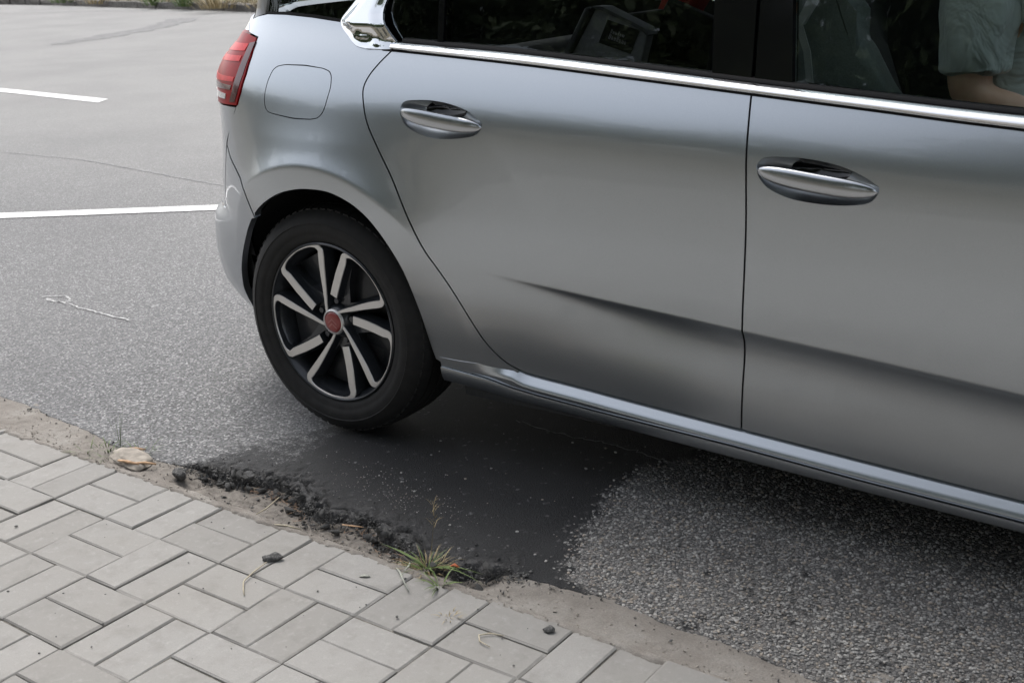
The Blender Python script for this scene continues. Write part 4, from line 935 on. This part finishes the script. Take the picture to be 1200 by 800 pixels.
# ---------------- the person at the front window
person = empty('person', label='person in a grey-green T-shirt sitting at the front window with one forearm forward', category='person'); person.matrix_world = CARM
def skin_mesh(name, verts, edges, root=0, sub=2):
    me = bpy.data.meshes.new(name); me.from_pydata([v[0] for v in verts], edges, []); o = bpy.data.objects.new(name, me); COL.objects.link(o)
    md = o.modifiers.new('skin', 'SKIN'); md.use_smooth_shade = True
    for i, v in enumerate(verts):
        r = v[1] if isinstance(v[1], tuple) else (v[1], v[1]); me.skin_vertices[0].data[i].radius = r; me.skin_vertices[0].data[i].use_root = (i == root)
    s_ = o.modifiers.new('sub', 'SUBSURF'); s_.levels = sub; s_.render_levels = sub
    dg = bpy.context.evaluated_depsgraph_get(); m2 = bpy.data.meshes.new_from_object(o.evaluated_get(dg)); bpy.data.objects.remove(o)
    m2.name = name; m2.polygons.foreach_set('use_smooth', np.full(len(m2.polygons), True)); return m2
PY = .56
def body_verts():
    v = [((1.45, PY, .63), (.16, .11)), ((1.455, PY, .80), (.145, .10)), ((1.475, PY, .98), (.155, .115)), ((1.485, PY, 1.13), (.15, .10)), ((1.495, PY, 1.215), (.06, .06)), ((1.515, PY, 1.275), (.055, .055)),
         ((1.535, PY, 1.36), (.078, .088)), ((1.53, PY, 1.43), (.07, .08))]
    e = [(i, i+1) for i in range(7)]
    for s, el, wr, hd in ((-1, (1.492, PY-.205, .945), (1.72, PY-.15, .865), (1.785, PY-.135, .852)), (1, (1.50, PY+.215, .94), (1.72, PY+.14, .84), (1.785, PY+.12, .825))):
        b = len(v); v += [((1.492, PY+s*.17, 1.155), .062), ((1.502, PY+s*.205, 1.06), .050), (el, .042), ((1.57, el[1]*.7+wr[1]*.3, el[2]*.7+wr[2]*.3-.004), .043), ((wr[0]-.05, wr[1], wr[2]+.012), .031), (wr, (.028, .022)), (hd, (.040, .018))]
        e += [(3, b)]+[(b+i, b+i+1) for i in range(6)]
        for k in range(4):                              # fingers
            yy = (k-1.5)*.019; f = len(v); L = (.036, .042, .040, .030)[k]
            v += [((hd[0]+.026, hd[1]+yy, hd[2]), .0095), ((hd[0]+.026+L, hd[1]+yy*1.1, hd[2]-.012), .0085), ((hd[0]+.026+L*1.7, hd[1]+yy*1.1, hd[2]-.036), .0075)]; e += [(b+6, f), (f, f+1), (f+1, f+2)]
        f = len(v); v += [((hd[0]-.01, hd[1]-s*.040, hd[2]-.004), .011), ((hd[0]+.028, hd[1]-s*.056, hd[2]-.014), .009)]; e += [(b+6, f), (f, f+1)]
    for s in (-1, 1):
        b = len(v); v += [((1.53, PY+s*.10, .64), .085), ((1.90, PY+s*.12, .68), .060), ((2.0, PY+s*.12, .42), .050), ((2.06, PY+s*.12, .30), .035), ((2.20, PY+s*.12, .27), (.04, .025))]; e += [(0, b)]+[(b+i, b+i+1) for i in range(4)]
    return v, e
v, e = body_verts(); bmm = skin_mesh('body', v, e)
def slim(me):
    for vt in me.vertices:
        c = vt.co; k = float(sstep((.195-abs(c.y-PY))/.05))*float(sstep((1.20-c.z)/.06))*float(sstep((1.66-c.x)/.04)); c.x += k*((1.535+(c.x-1.475)*.62)-c.x)
slim(bmm); obj('body', bmm, person, MAT['skin'])
sv = [((1.45, PY, .66), (.175, .125)), ((1.46, PY, .82), (.165, .118)), ((1.478, PY, .98), (.172, .13)), ((1.487, PY, 1.13), (.165, .112)), ((1.496, PY, 1.20), (.085, .08))]; se = [(0, 1), (1, 2), (2, 3), (3, 4)]
for s in (-1, 1):
    b = len(sv); sv += [((1.492, PY+s*.17, 1.155), .078), ((1.500, PY+s*.20, 1.07), .069), ((1.500, PY+s*.208, 1.00), .066), ((1.500, PY+s*.208, .985), .065)]; se += [(3, b), (b, b+1), (b+1, b+2), (b+2, b+3)]
tm = skin_mesh('t_shirt', sv, se, 0, 3)
for vt in tm.vertices:                                   # creases pulled round the sleeve and chest
    c = vt.co; n = vt.normal; c += n*(.006*math.sin(55*(c.z*1.0+.55*c.x+.25*math.sin(9*c.y)))*(.4+.6*noise.noise(c*8))+.007*noise.noise(c*14))
slim(tm); obj('t_shirt', tm, person, MAT['shirt'])
tv = [((1.45, PY, .64), (.172, .125))]; te = []
for s in (-1, 1):
    b = len(tv); tv += [((1.53, PY+s*.10, .64), .10), ((1.90, PY+s*.12, .68), .075), ((2.0, PY+s*.12, .44), .065), ((2.05, PY+s*.12, .34), .06)]; te += [(0, b)]+[(b+i, b+i+1) for i in range(3)]
obj('trousers', skin_mesh('trousers', tv, te), person, MAT['trousers'])
def ball(name, c, r, mat, parent, sx=(1, 1, 1), cut=None):
    bm = bmesh.new(); bmesh.ops.create_uvsphere(bm, u_segments=20, v_segments=14, radius=r); bmesh.ops.scale(bm, vec=sx, verts=bm.verts)
    if cut: bmesh.ops.delete(bm, geom=[q for q in bm.verts if cut(q.co)], context='VERTS')
    bmesh.ops.translate(bm, vec=c, verts=bm.verts); return obj(name, bm_mesh(name, bm, True), parent, mat)
ball('hair', (1.522, PY, 1.42), .108, MAT['hair'], person, (1, .86, .95), lambda q: q.z < -.02 and q.x > -.02)
for s in (-1, 1):
    ball('ear', (1.53, PY+s*.083, 1.385), .026, MAT['skin'], person, (.7, .35, 1)); ball('eye', (1.612, PY+s*.032, 1.405), .012, MAT['label_print'], person)
ball('nose', (1.628, PY, 1.375), .018, MAT['skin'], person, (1, .8, 1.4)); ball('mouth', (1.612, PY, 1.335), .020, MAT['cap_mark'], person, (.5, 1.2, .4))

# ================================================================== LOOSE BITS, GRASS, TREES
def gz(x, y): return 0.0 if y < .197 else (-.010 if y < .30 else -.004)
def rock_mesh(name, r, seed, sub=2, squash=(1, 1, .7), rough=.35):
    bm = bmesh.new(); bmesh.ops.create_icosphere(bm, subdivisions=sub, radius=r); rr = random.Random(seed); off = Vector((rr.random()*50, rr.random()*50, rr.random()*50))
    for v in bm.verts:
        n = noise.noise(v.co/r*.9+off)*rough+noise.noise(v.co/r*2.6+off)*rough*.45
        v.co = Vector((v.co.x*squash[0], v.co.y*squash[1], v.co.z*squash[2]))*(1+n)
    me = bm_mesh(name, bm); return sharp(me, 28)
def shard_mesh(name, seed, n=13, squash=(1.1, .8, .5)):
    r = random.Random(seed); bm = bmesh.new()
    for _ in range(n):
        v = Vector((r.gauss(0, 1), r.gauss(0, 1), r.gauss(0, 1))).normalized()*r.uniform(.75, 1.1); bm.verts.new((v.x*squash[0], v.y*squash[1], v.z*squash[2]))
    g = bmesh.ops.convex_hull(bm, input=bm.verts[:]); bmesh.ops.delete(bm, geom=[q for q in g['geom_interior'] if isinstance(q, bmesh.types.BMVert)], context='VERTS')
    bmesh.ops.bevel(bm, geom=bm.edges[:], offset=.10, segments=1, affect='EDGES'); return bm_mesh(name, bm)
def place(name, me, mat, x, y, z, rz=0, tilt=(0, 0), label=None, cat=None, group=None, sc=1):
    o = bpy.data.objects.new(name, me)
    if not me.materials: me.materials.append(mat)
    o.location = (x, y, z); o.rotation_euler = (tilt[0], tilt[1], rz); o.scale = (sc,)*3; link(o)
    if label: o['label'] = label
    if cat: o['category'] = cat
    if group: o['group'] = group
    return o
place('pale_stone', rock_mesh('pale_stone', .072, 5, 4, (1.15, .62, .24), .35), MAT['pale_stone'], -.038, .262, -.004, -.1, label='pale beige lump of broken concrete at the road edge beside the pavers', cat='stone')
place('asphalt_lump', rock_mesh('asphalt_lump', .0185, 8, 3, (1, .9, .9), .4), MAT['crumb'], .155, .262, -.001, label='rounded dark lump lying alone on the bare kerb near the pale stone', cat='stone')
place('asphalt_lump', rock_mesh('asphalt_lump', .0175, 9, 3, (1.1, .7, .6), .45), MAT['crumb'], .692, .074, .005, .6, label='dark flat lump lying on top of the grey paving bricks', cat='stone')
place('asphalt_lump', rock_mesh('asphalt_lump', .011, 10, 3, (1, .9, .7), .4), MAT['crumb'], 1.362, .160, .004, .2, label='small black lump on a brick next to the right part of the kerb', cat='stone')
# rubble along the broken edge, each chunk its own object
def rubble():
    mes = [shard_mesh('asphalt_chunk', 40+i) for i in range(8)]
    for m_ in mes: m_.materials.append(MAT['crumb'])
    r = random.Random(12); n = 0
    spots = []
    for x0, x1, cnt in ((.17, .33, 20), (.33, .50, 22), (.50, .68, 9), (.68, .84, 15), (.84, 1.15, 16)):
        for _ in range(cnt):
            x = r.uniform(x0, x1); e = float(np.interp(x, EDGE[:, 0], EDGE[:, 1])); y = e+r.gauss(-.005, .013); spots.append((x, y))
    for x, y in spots:
        s = .006+.015*r.random()**2.0; zz = -.034 if y < float(np.interp(x, EDGE[:, 0], EDGE[:, 1]))-.004 else -.006
        o = place('asphalt_chunk', r.choice(mes), MAT['crumb'], x, y, zz+s*.55, r.random()*6.3, (r.random()*.8, r.random()*.8), 'loose black asphalt chunk lying along the crumbled road edge', 'asphalt chunk', 'loose asphalt chunks along the crumbled road edge', s)
    shc = []
    for i in range(6):
        q = shard_mesh('crumb', 90+i, 9); bt = bmesh.new(); bt.from_mesh(q); bmesh.ops.triangulate(bt, faces=bt.faces); shc.append((np.array([v.co[:] for v in bt.verts]), np.array([[v.index for v in f.verts] for f in bt.faces]))); bt.free()
    V = []; F = []; off = 0
    for q_ in range(3200):
        x = r.uniform(.12, 1.2) if r.random() < .88 else (r.uniform(.05, 1.3) if r.random() < .6 else r.uniform(-.8, 1.9)); e = float(np.interp(x, EDGE[:, 0], EDGE[:, 1]))
        y = e+r.gauss(.001, .012) if q_ < 2300 else (r.uniform(.205, e+.03) if r.random() < .7 else e+abs(r.gauss(0, .08)))
        br = float(BROKEN(x)); z = -.006-br*.028*(1-float(sstep((y-e+.016)/.032))); s = .0012+.0052*r.random()**2.4
        R_ = np.array(Matrix.Rotation(r.random()*6, 3, 'Z') @ Matrix.Rotation(r.random()*6, 3, 'X')); c, f = shc[q_ % 6]; V.append((c*s)@R_.T+[x, y, z+s*.4]); F.append(f+off); off += len(c)
    obj('road_crumbs', mesh_np('road_crumbs', np.vstack(V), np.vstack(F), False), mat=MAT['crumb'], kind='stuff')
    bm = bmesh.new()
    for _ in range(130):
        x = r.uniform(-.9, 1.7); y = r.uniform(-.7, .19); u, v, w = proj((x, y, 0))
        if not (-30 < u < 1230 and v < 830): continue
        s = .001+.0026*r.random()**3; M = Matrix.Translation((x, y, s*.5)) @ Matrix.Rotation(r.random()*6, 4, 'Z') @ Matrix.Diagonal((s*1.3, s, s*.7, 1)); bmesh.ops.create_icosphere(bm, subdivisions=1, radius=1., matrix=M)
    obj('paving_grit', bm_mesh('paving_grit', bm), mat=MAT['crumb'], kind='stuff')
    V = []; F = []; off = 0                                   # pale grit and sand lumps on the worn kerb
    for q_ in range(3600):
        x = r.uniform(-.95, .05) if q_ % 2 else r.uniform(.05, 2.1); e = float(np.interp(x, EDGE[:, 0], EDGE[:, 1])); y = r.uniform(.186, e+.012); br = float(BROKEN(x))
        z = (.001 if y < .204 else -.009)-.025*br*float(sstep((y-.215)/.04)); s = .0008+.0042*r.random()**3.5
        R_ = np.array(Matrix.Rotation(r.random()*6, 3, 'Z') @ Matrix.Rotation(r.random()*6, 3, 'X')); c, f = shc[q_ % 6]; V.append((c*s)@R_.T+[x, y, z+s*.3]); F.append(f+off); off += len(c)
    obj('kerb_grit', mesh_np('kerb_grit', np.vstack(V), np.vstack(F), False), mat=simple('kerb_grit', (.27, .245, .215), .95, gs=150, var=.5), kind='stuff')
    # bare stones standing proud of the worn road surface
    mats = []
    for j, c in enumerate(((.25, .245, .235), (.38, .37, .35), (.30, .265, .225), (.11, .108, .105))): mats.append(simple('road_stone', c, .8, gs=200, var=.3))
    src = [rock_mesh('s', 1., 70+i, 1, (1, .8, .55), .35) for i in range(6)]; base = []
    for s_ in src:
        c = np.zeros(len(s_.vertices)*3); s_.vertices.foreach_get('co', c); f = np.array([p.vertices[:] for p in s_.polygons]); base.append((c.reshape(-1, 3), f))
    V = []; F = []; MI = []; off = 0; N_ = 21000
    X = rng.uniform(.55, 2.75, N_*2); Y = rng.uniform(.29, 1.25, N_*2)
    PATCH = [(.05, .20), (.16, .40), (.273, .505), (.30, .70), (.22, .95), (.25, 1.15), (.668, 1.2), (1.186, 1.131), (1.25, 1.03), (1.15, .90), (1.142, .77), (1.185, .62), (1.20, .47), (1.25, .385), (1.345, .335), (1.37, .20)]
    sg = np.where(inside(X, Y, PATCH), -1, 1)*polydist(X, Y, PATCH); ew = np.interp(X, EDGE[:, 0], EDGE[:, 1])
    ok = (Y > ew+.012) & ((sg > rng.normal(.0, .02, len(X))) | ((rng.random(len(X)) < .006))) & (rng.random(len(X)) < np.clip(1.1-(Y-.3)*.75, .15, 1))
    X, Y = X[ok][:N_], Y[ok][:N_]
    nd = 420; n_w = len(X); xd = rng.normal(.68, .14, nd); X = np.concatenate([X, xd]); Y = np.concatenate([Y, .475-.15*(xd-.7)+rng.normal(0, .045, nd)])
    for i_, (x, y) in enumerate(zip(X, Y)):
        c, f = base[rng.integers(6)]; s = (.42 if i_ >= n_w else 1.)*(.0018+.0036*rng.random()**1.7); a = rng.random()*6.28; ca, sa = math.cos(a), math.sin(a)
        q = c*s; q = np.c_[q[:, 0]*ca-q[:, 1]*sa+x, q[:, 0]*sa+q[:, 1]*ca+y, q[:, 2]-.0055+.0115*float(sstep((y-.36)/.3))+s*.15]; V.append(q); F.append(f+off); off += len(c); MI.append(np.full(len(f), rng.choice(4, p=[.42, .2, .18, .2])))
    me = mesh_np('road_stones', np.vstack(V), np.vstack(F), False)
    for m_ in mats: me.materials.append(m_)
    me.polygons.foreach_set('material_index', np.concatenate(MI).astype(np.int32)); obj('road_stones', me, kind='stuff')
rubble()
def stick(name, pts, r, mat, label, cat, flat=1.0, n=6):
    pts = [Vector(p) for p in pts]; bm = bmesh.new(); rows = []
    for i, p in enumerate(pts):
        t = (pts[min(i+1, len(pts)-1)]-pts[max(i-1, 0)]).normalized(); s = t.cross(Vector((0, 0, 1))).normalized(); u = s.cross(t); rr = r*(1 if 0 < i < len(pts)-1 else .6)
        rows.append([bm.verts.new(p+s*rr*math.cos(2*math.pi*k/n)+u*rr*flat*math.sin(2*math.pi*k/n)) for k in range(n)])
    for i in range(len(rows)-1):
        for k in range(n): bm.faces.new((rows[i][k], rows[i][(k+1) % n], rows[i+1][(k+1) % n], rows[i+1][k]))
    bm.faces.new(rows[0]); bm.faces.new(rows[-1][::-1]); return obj(name, bm_mesh(name, bm, True), mat=mat, label=label, category=cat)
stick('wood_splinter', [(-.042, .223, .006), (-.012, .228, .008), (.028, .236, .006)], .0055, MAT['wood_bit'], 'split wood piece lying right below the pale stone', 'wood splinter', .7)
stick('wood_splinter', [(.010, .236, .006), (.04, .246, .010), (.068, .258, .008)], .0045, MAT['wood_bit'], 'thin brown splinter touching the right end of the pale stone', 'wood splinter', .8)
stick('wood_splinter', [(-.088, .285, .006), (-.06, .294, .009), (-.035, .305, .008)], .0045, MAT['wood_bit'], 'short brown stick in the sparse grass above the pale stone', 'wood splinter', .8)
stick('straw', [(.697, .050, .006), (.702, .010, .005), (.713, -.030, .0045), (.717, -.036, .0042), (.735, -.053, .003), (.756, -.070, .003)], .0016, MAT['straw'], 'bent straw on the bricks beside the dark flat lump', 'straw')
stick('straw', [(.500, .203, .003), (.490, .245, -.002), (.481, .296, .004)], .0018, MAT['straw'], 'straw slanting across the dirty kerb near the broken edge', 'straw')
stick('straw', [(.577, .188, .004), (.605, .198, .004), (.636, .212, -.003)], .0022, MAT['straw'], 'pale straw lying along the kerb right of the slanting one', 'straw')
stick('straw', [(1.300, .052, .003), (1.272, .056, .004), (1.258, .072, .004), (1.272, .090, .003), (1.300, .098, .003)], .0014, MAT['straw'], 'thin curled straw on the brick under the green sprig', 'straw')
stick('straw', [(.70, .283, -.004), (.725, .289, -.003), (.752, .30, -.004)], .003, MAT['wood_bit'], 'brown chip at the foot of the overhanging asphalt edge', 'wood chip', .5)
def blade(bm, lay, base, d, L, w, bend, tone):
    n = 5; d = Vector(d).normalized(); side = d.cross(Vector((0, 0, 1)))
    side = side.normalized() if side.length > .05 else Vector((1, 0, 0)); h = Vector((d.x, d.y, 0)); h = h.normalized() if h.length > 1e-4 else Vector((1, 0, 0)); rows = []
    p = Vector(base); t = d.copy()
    for i in range(n+1):
        ww = w*(1-(i/n)**1.6)*.5+.0001; rows.append([bm.verts.new(p-side*ww), bm.verts.new(p+side*ww)])
        for q in rows[-1]: q[lay] = tone
        p = p+t*(L/n); t = (t+(h*.6-Vector((0, 0, 1)))*bend/n).normalized()
        if p.z < .002 and base[2] > -.009: p.z = .002
    for i in range(n): bm.faces.new((rows[i][0], rows[i][1], rows[i+1][1], rows[i+1][0]))
def tuft(name, x, y, z, n, R_, L, w, mat, label=None, cat='grass tuft', seed=0, up=.6, bias=(0, 0), parent=None, group=None, bend=(.5, 1.6)):
    r = random.Random(seed); bm = bmesh.new(); lay = bm.verts.layers.float.new('tone')
    for _ in range(n):
        a = r.random()*6.28; q = R_*r.random()**.7; d = (math.cos(a)+bias[0], math.sin(a)+bias[1], up+r.random()*1.3)
        blade(bm, lay, (q*math.cos(a), q*math.sin(a), -.004), d, L*(.45+.75*r.random()), w*(.6+.6*r.random()), r.uniform(*bend), r.random())
    o = obj(name, bm_mesh(name, bm, True), parent, mat); o.location = (x, y, z) if parent is None else (0, 0, 0)
    if parent is None: o['label'] = label; o['category'] = cat
    if group: o['group'] = group
    return o
t = empty('grass_tuft', (.995, .235, -.008), label='green and straw coloured grass tuft at the kerb below the broken asphalt', category='grass tuft')
tuft('green_blades', 0, 0, 0, 26, .026, .062, .0030, MAT['grass'], seed=3, parent=t, bias=(.15, -.15))
tuft('dry_blades', 0, 0, 0, 105, .042, .046, .0020, MAT['dry_grass'], seed=4, parent=t)
bm = bmesh.new(); lay = bm.verts.layers.float.new('tone')
for d, L, w, b in (((-1, .12, .22), .15, .006, .35), ((-.75, .05, .3), .11, .004, .5), ((1, .35, .35), .13, .005, .8), ((1, -.05, .45), .16, .0045, .8), ((.7, -.5, .5), .11, .004, 1.2)): blade(bm, lay, (0, 0, 0), d, L, w, b, .6)
obj('long_blades', bm_mesh('long_blades', bm, True), t, MAT['grass'])
bm = bmesh.new(); lay = bm.verts.layers.float.new('tone')
blade(bm, lay, (-.015, .03, 0), (.12, .02, 1), .145, .0018, .1, .5)
for k in range(16): blade(bm, lay, (-.002+random.uniform(-.004, .006), .032, .085+.004*k), (random.uniform(-.6, 1), random.uniform(-.6, .6), .9), .022, .0016, .5, random.random())
obj('seed_head', bm_mesh('seed_head', bm, True), t, MAT['dry_grass'])
tuft('grass_sprig', 1.072, .182, .0, 13, .012, .055, .004, MAT['grass'], 'small fresh green sprig growing in a paver joint', 'grass sprig', 6, .35)
tuft('seed_spray', 1.165, .095, .002, 18, .022, .022, .0016, MAT['dry_grass'], 'dark dry seed spray lying on the bricks below the sprig', 'seed spray', 7, .2)
stick('pale_leaf', [(.950, .186, .004), (.972, .172, .008), (.992, .157, .006), (1.035, .126, .003)], .0022, MAT['white_leaf'], 'pale dry grass leaf hanging over the bricks at the tuft', 'leaf', .3)
stick('pale_leaf', [(.958, .222, .002), (.968, .205, .004), (.972, .186, .003)], .0026, MAT['white_leaf'], 'shorter whitish leaf close below the grass tuft', 'leaf', .3)
stick('pale_leaf', [(.906, .118, .002), (.915, .124, .004), (.925, .130, .002)], .0040, MAT['white_leaf'], 'tiny white leaf in the joint between two bricks', 'leaf', .4)
stick('orange_leaf', [(1.040, .256, .0), (1.052, .258, .008), (1.062, .262, .002)], .0052, MAT['orange_leaf'], 'small orange dead leaf right of the grass tuft', 'leaf', .5)
for i, (x, y, n, L) in enumerate(((-.16, .275, 20, .05), (-.055, .30, 26, .045), (-.195, .235, 14, .04), (-.10, .245, 20, .038))):
    tuft('thin_grass', x, y, -.006, n, .038, L, .0024, MAT['grass'], ('sparse thin grass at the far end of the worn kerb strip', 'sparse thin grass right behind the pale stone', 'sparse thin grass nearest the left-hand bricks', 'sparse thin grass at the left end of the pale stone')[i], 'grass tuft', 20+i, .9, group='sparse grass along the worn kerb')
tuft('grass_stalk', -.145, .305, -.006, 5, .006, .16, .0014, MAT['grass'], 'single tall thin green stalk standing at the left road edge', 'grass stalk', 31, 3.5, bend=(.05, .3))
bm = bmesh.new(); lay = bm.verts.layers.float.new('tone'); r = random.Random(5)
for _ in range(110):
    x = r.uniform(.35, .58) if r.random() < .5 else r.uniform(.70, 1.02); y = float(np.interp(x, EDGE[:, 0], EDGE[:, 1]))-r.uniform(.0, .035); a = r.random()*6.28
    blade(bm, lay, (x, y, -.028+.01*r.random()), (math.cos(a), math.sin(a), .02+.14*r.random()), .008+.02*r.random(), .0016, .2, r.random())
m = Mt('brown_litter'); m.set(base=m.ramp(m.attr('tone'), [(0, (.09, .05, .03)), (1, (.30, .20, .13))]), rough=.9); MAT['litter'] = m.m
obj('dry_litter', bm_mesh('dry_litter', bm, True), mat=MAT['litter'], kind='stuff')

# ---------------- far side of the road: kerb stones, verge, weeds
VA, VB = np.array((-25.9, 16.4)), np.array((-14.9, 14.85)); VD = (VB-VA)/np.hypot(*(VB-VA)); VN = np.array((-VD[1], VD[0]))
def vp(t, n): return VA+VD*t+VN*n
def verge():
    nt_, nn_ = 300, 26; T = np.linspace(-30, 60, nt_); Nn = np.concatenate([np.linspace(.16, 4, 20), [6, 9, 15, 30, 60, 120]]); TT, NN = np.meshgrid(T, Nn, indexing='ij')
    X = VA[0]+VD[0]*TT+VN[0]*NN; Y = VA[1]+VD[1]*TT+VN[1]*NN; z = .11+.06*sstep(NN/3)+(vnoise(TT+40, NN, .8, 41, 4)-.5)*.16+NN*.012
    me = mesh_np('verge', np.stack([X, Y, z], -1).reshape(-1, 3), grid_faces(nt_, nn_)); obj('verge', me, mat=MAT['soil'], kind='structure')
    fk = bpy.data.objects.new('far_kerb', None); link(fk, None, kind='structure')
    r = random.Random(4); t = -6.
    while t < 22:
        L = r.uniform(.7, 1.0); h = r.uniform(.10, .16); bm = bmesh.new(); bmesh.ops.create_cube(bm, size=1); bmesh.ops.scale(bm, vec=(L-.03, .16, h+.1), verts=bm.verts)
        bmesh.ops.subdivide_edges(bm, edges=bm.edges[:], cuts=2, use_grid_fill=True)
        for v in bm.verts: v.co += Vector((r.gauss(0, .010), r.gauss(0, .010), r.gauss(0, .012)))
        o = obj('kerb_stone', bm_mesh('kerb_stone', bm), fk, MAT['far_kerb']); p = vp(t+L/2, .08); o.location = (p[0], p[1], h/2-.05); o.rotation_euler = (0, 0, math.atan2(VD[1], VD[0])+r.gauss(0, .015)); t += L
    def weeds(name, t, n0, cnt, R_, L, mat, seed, **k):
        p = vp(t, n0); return tuft(name, p[0], p[1], k.pop('z', .08), cnt, R_, L, .018, mat, seed=seed, bend=(.3, 1.2), up=.9, **k)
    # (distance along the kerb is found from where the clumps stand in front of the car)
    for i, (t, n0, cnt, R_, L, mt, lab) in enumerate(((3.4, -.10, 60, .35, .34, 'grass', 'pale green weed clump spilling over the far kerb, leftmost'), (4.9, -.08, 70, .38, .32, 'dry_grass', 'yellowish weed clump on the far kerb between two green ones'),
            (7.2, -.02, 70, .25, .45, 'grass', 'upright green weed on the far kerb left of the greenest one'), (8.45, -.06, 120, .24, .52, 'grass', 'greenest tall weed growing out of the far kerb'), (9.9, -.25, 170, .45, .48, 'dry_grass', 'large dry straw coloured clump hanging over the far kerb by the tail lamp'), (10.9, .05, 70, .3, .4, 'dry_grass', 'dry clump at the far kerb nearest to the car'))):
        weeds('weed_clump', t, n0, cnt, R_, L, MAT[mt], 60+i, label=lab, cat='weed', group='weeds along the far kerb')
    r = random.Random(9); bm = bmesh.new(); lay = bm.verts.layers.float.new('tone'); bm2 = bmesh.new(); lay2 = bm2.verts.layers.float.new('tone')
    for i in range(9000):
        t = r.uniform(-8, 26); n0 = .2+abs(r.gauss(0, 1.6)); p = vp(t, n0); a = r.random()*6.28; dry = noise.noise(Vector((t*.7, n0*.9, 3)))+.35*(r.random()-.5) > .02
        blade(bm2 if dry else bm, lay2 if dry else lay, (p[0], p[1], .10+n0*.02), (math.cos(a)*.6, math.sin(a)*.6, 1.), r.uniform(.10, .32), r.uniform(.008, .02), r.uniform(.3, 1.2), r.random())
    obj('verge_grass', bm_mesh('verge_grass', bm, True), mat=MAT['grass'], kind='stuff'); obj('verge_dry_grass', bm_mesh('verge_dry_grass', bm2, True), mat=MAT['dry_grass'], kind='stuff')
verge()

# ---------------- roadside trees behind the camera: the car's windows mirror them; two near right-hand ones added for shade
def tree(x, y, H, R_, seed, label):
    r = random.Random(seed); root = empty('tree', (x, y, -.02), label=label, category='tree', group='roadside trees mirrored in the car windows')
    bm = bmesh.new()
    def limb(p, q, r0, r1, n=7, k=6):
        p, q = Vector(p), Vector(q); rows = []; off = Vector((r.gauss(0, .12), r.gauss(0, .12), 0))
        for i in range(k+1):
            t = i/k; c = p.lerp(q, t)+off*math.sin(math.pi*t); rad = r0+(r1-r0)*t; rows.append([bm.verts.new(c+Vector((math.cos(6.283*j/n)*rad, math.sin(6.283*j/n)*rad, 0))) for j in range(n)])
        for i in range(k):
            for j in range(n): bm.faces.new((rows[i][j], rows[i][(j+1) % n], rows[i+1][(j+1) % n], rows[i+1][j]))
    top = Vector((r.gauss(0, .3), r.gauss(0, .3), H*.62)); limb((0, 0, -.2), top, .20, .10); tips = [top+Vector((0, 0, H*.2))]
    for i in range(11):
        a = r.random()*6.28; z0 = H*r.uniform(.22, .6); b = Vector((top.x*z0/(H*.62), top.y*z0/(H*.62), z0)); L = R_*r.uniform(.6, 1.0); e = b+Vector((math.cos(a)*L, math.sin(a)*L, L*r.uniform(.2, .9))); limb(b, e, .06, .02, 6, 5); tips.append(e)
    obj('trunk', bm_mesh('trunk', bm, True), root, MAT['bark'])
    # leaf clumps: positions in numpy, one quad per leaf
    rg = np.random.default_rng(seed); cl = []
    for i in range(190):
        u = rg.normal(size=3); u /= np.linalg.norm(u); q = rg.random()**.45; c = np.array([top.x, top.y, H*.60])+u*q*np.array([R_, R_, H*.36]); cl.append((c, rg.uniform(.30, .62)))
    for t_ in tips: cl.append((np.array(t_), .6))
    V = []; T_ = []
    for c, s in cl:
        n = 125; d = rg.normal(size=(n, 3)); d /= np.linalg.norm(d, axis=1, keepdims=True); p = c+d*(rg.random((n, 1))**.4)*s
        a = rg.normal(size=(n, 3)); a /= np.linalg.norm(a, axis=1, keepdims=True); b = np.cross(a, rg.normal(size=(n, 3))); b /= np.linalg.norm(b, axis=1, keepdims=True)
        l = rg.uniform(.06, .125, (n, 1)); V.append(np.stack([p-a*l, p+b*l*.5, p+a*l, p-b*l*.5], 1).reshape(-1, 3)); T_.append(np.repeat(np.clip(rg.random(n)*.6+rg.random()*.4, 0, 1), 4))
    V = np.vstack(V); me = mesh_np('crown', V, np.arange(len(V)).reshape(-1, 4), False); float_attr(me, 'tone', np.concatenate(T_)); obj('crown', me, root, MAT['foliage'])
for i, (x, y, H, R_) in enumerate(((-19., -11.5, 4.5, 3.5), (-13.2, -10.6, 4.7, 3.6), (-7.6, -11.2, 5.4, 3.8), (-2.2, -10.4, 5.4, 3.7), (4.8, -6.6, 10.0, 3.6), (10.5, -10.5, 5.2, 3.4), (2.9, -5.4, 7.6, 2.7), (8.0, -5.4, 10.0, 3.5), (-27.5, -9.5, 5.0, 3.4))):
    tree(x, y, H, R_, 100+i, ('broad leafy roadside tree', 'tall leafy roadside tree', 'round leafy roadside tree', 'dense leafy roadside tree', 'spreading leafy roadside tree', 'lone leafy roadside tree', 'overhanging leafy tree added for shade', 'big leafy tree added for shade', 'distant leafy roadside tree')[i]+' facing the car, mirrored in its windows')
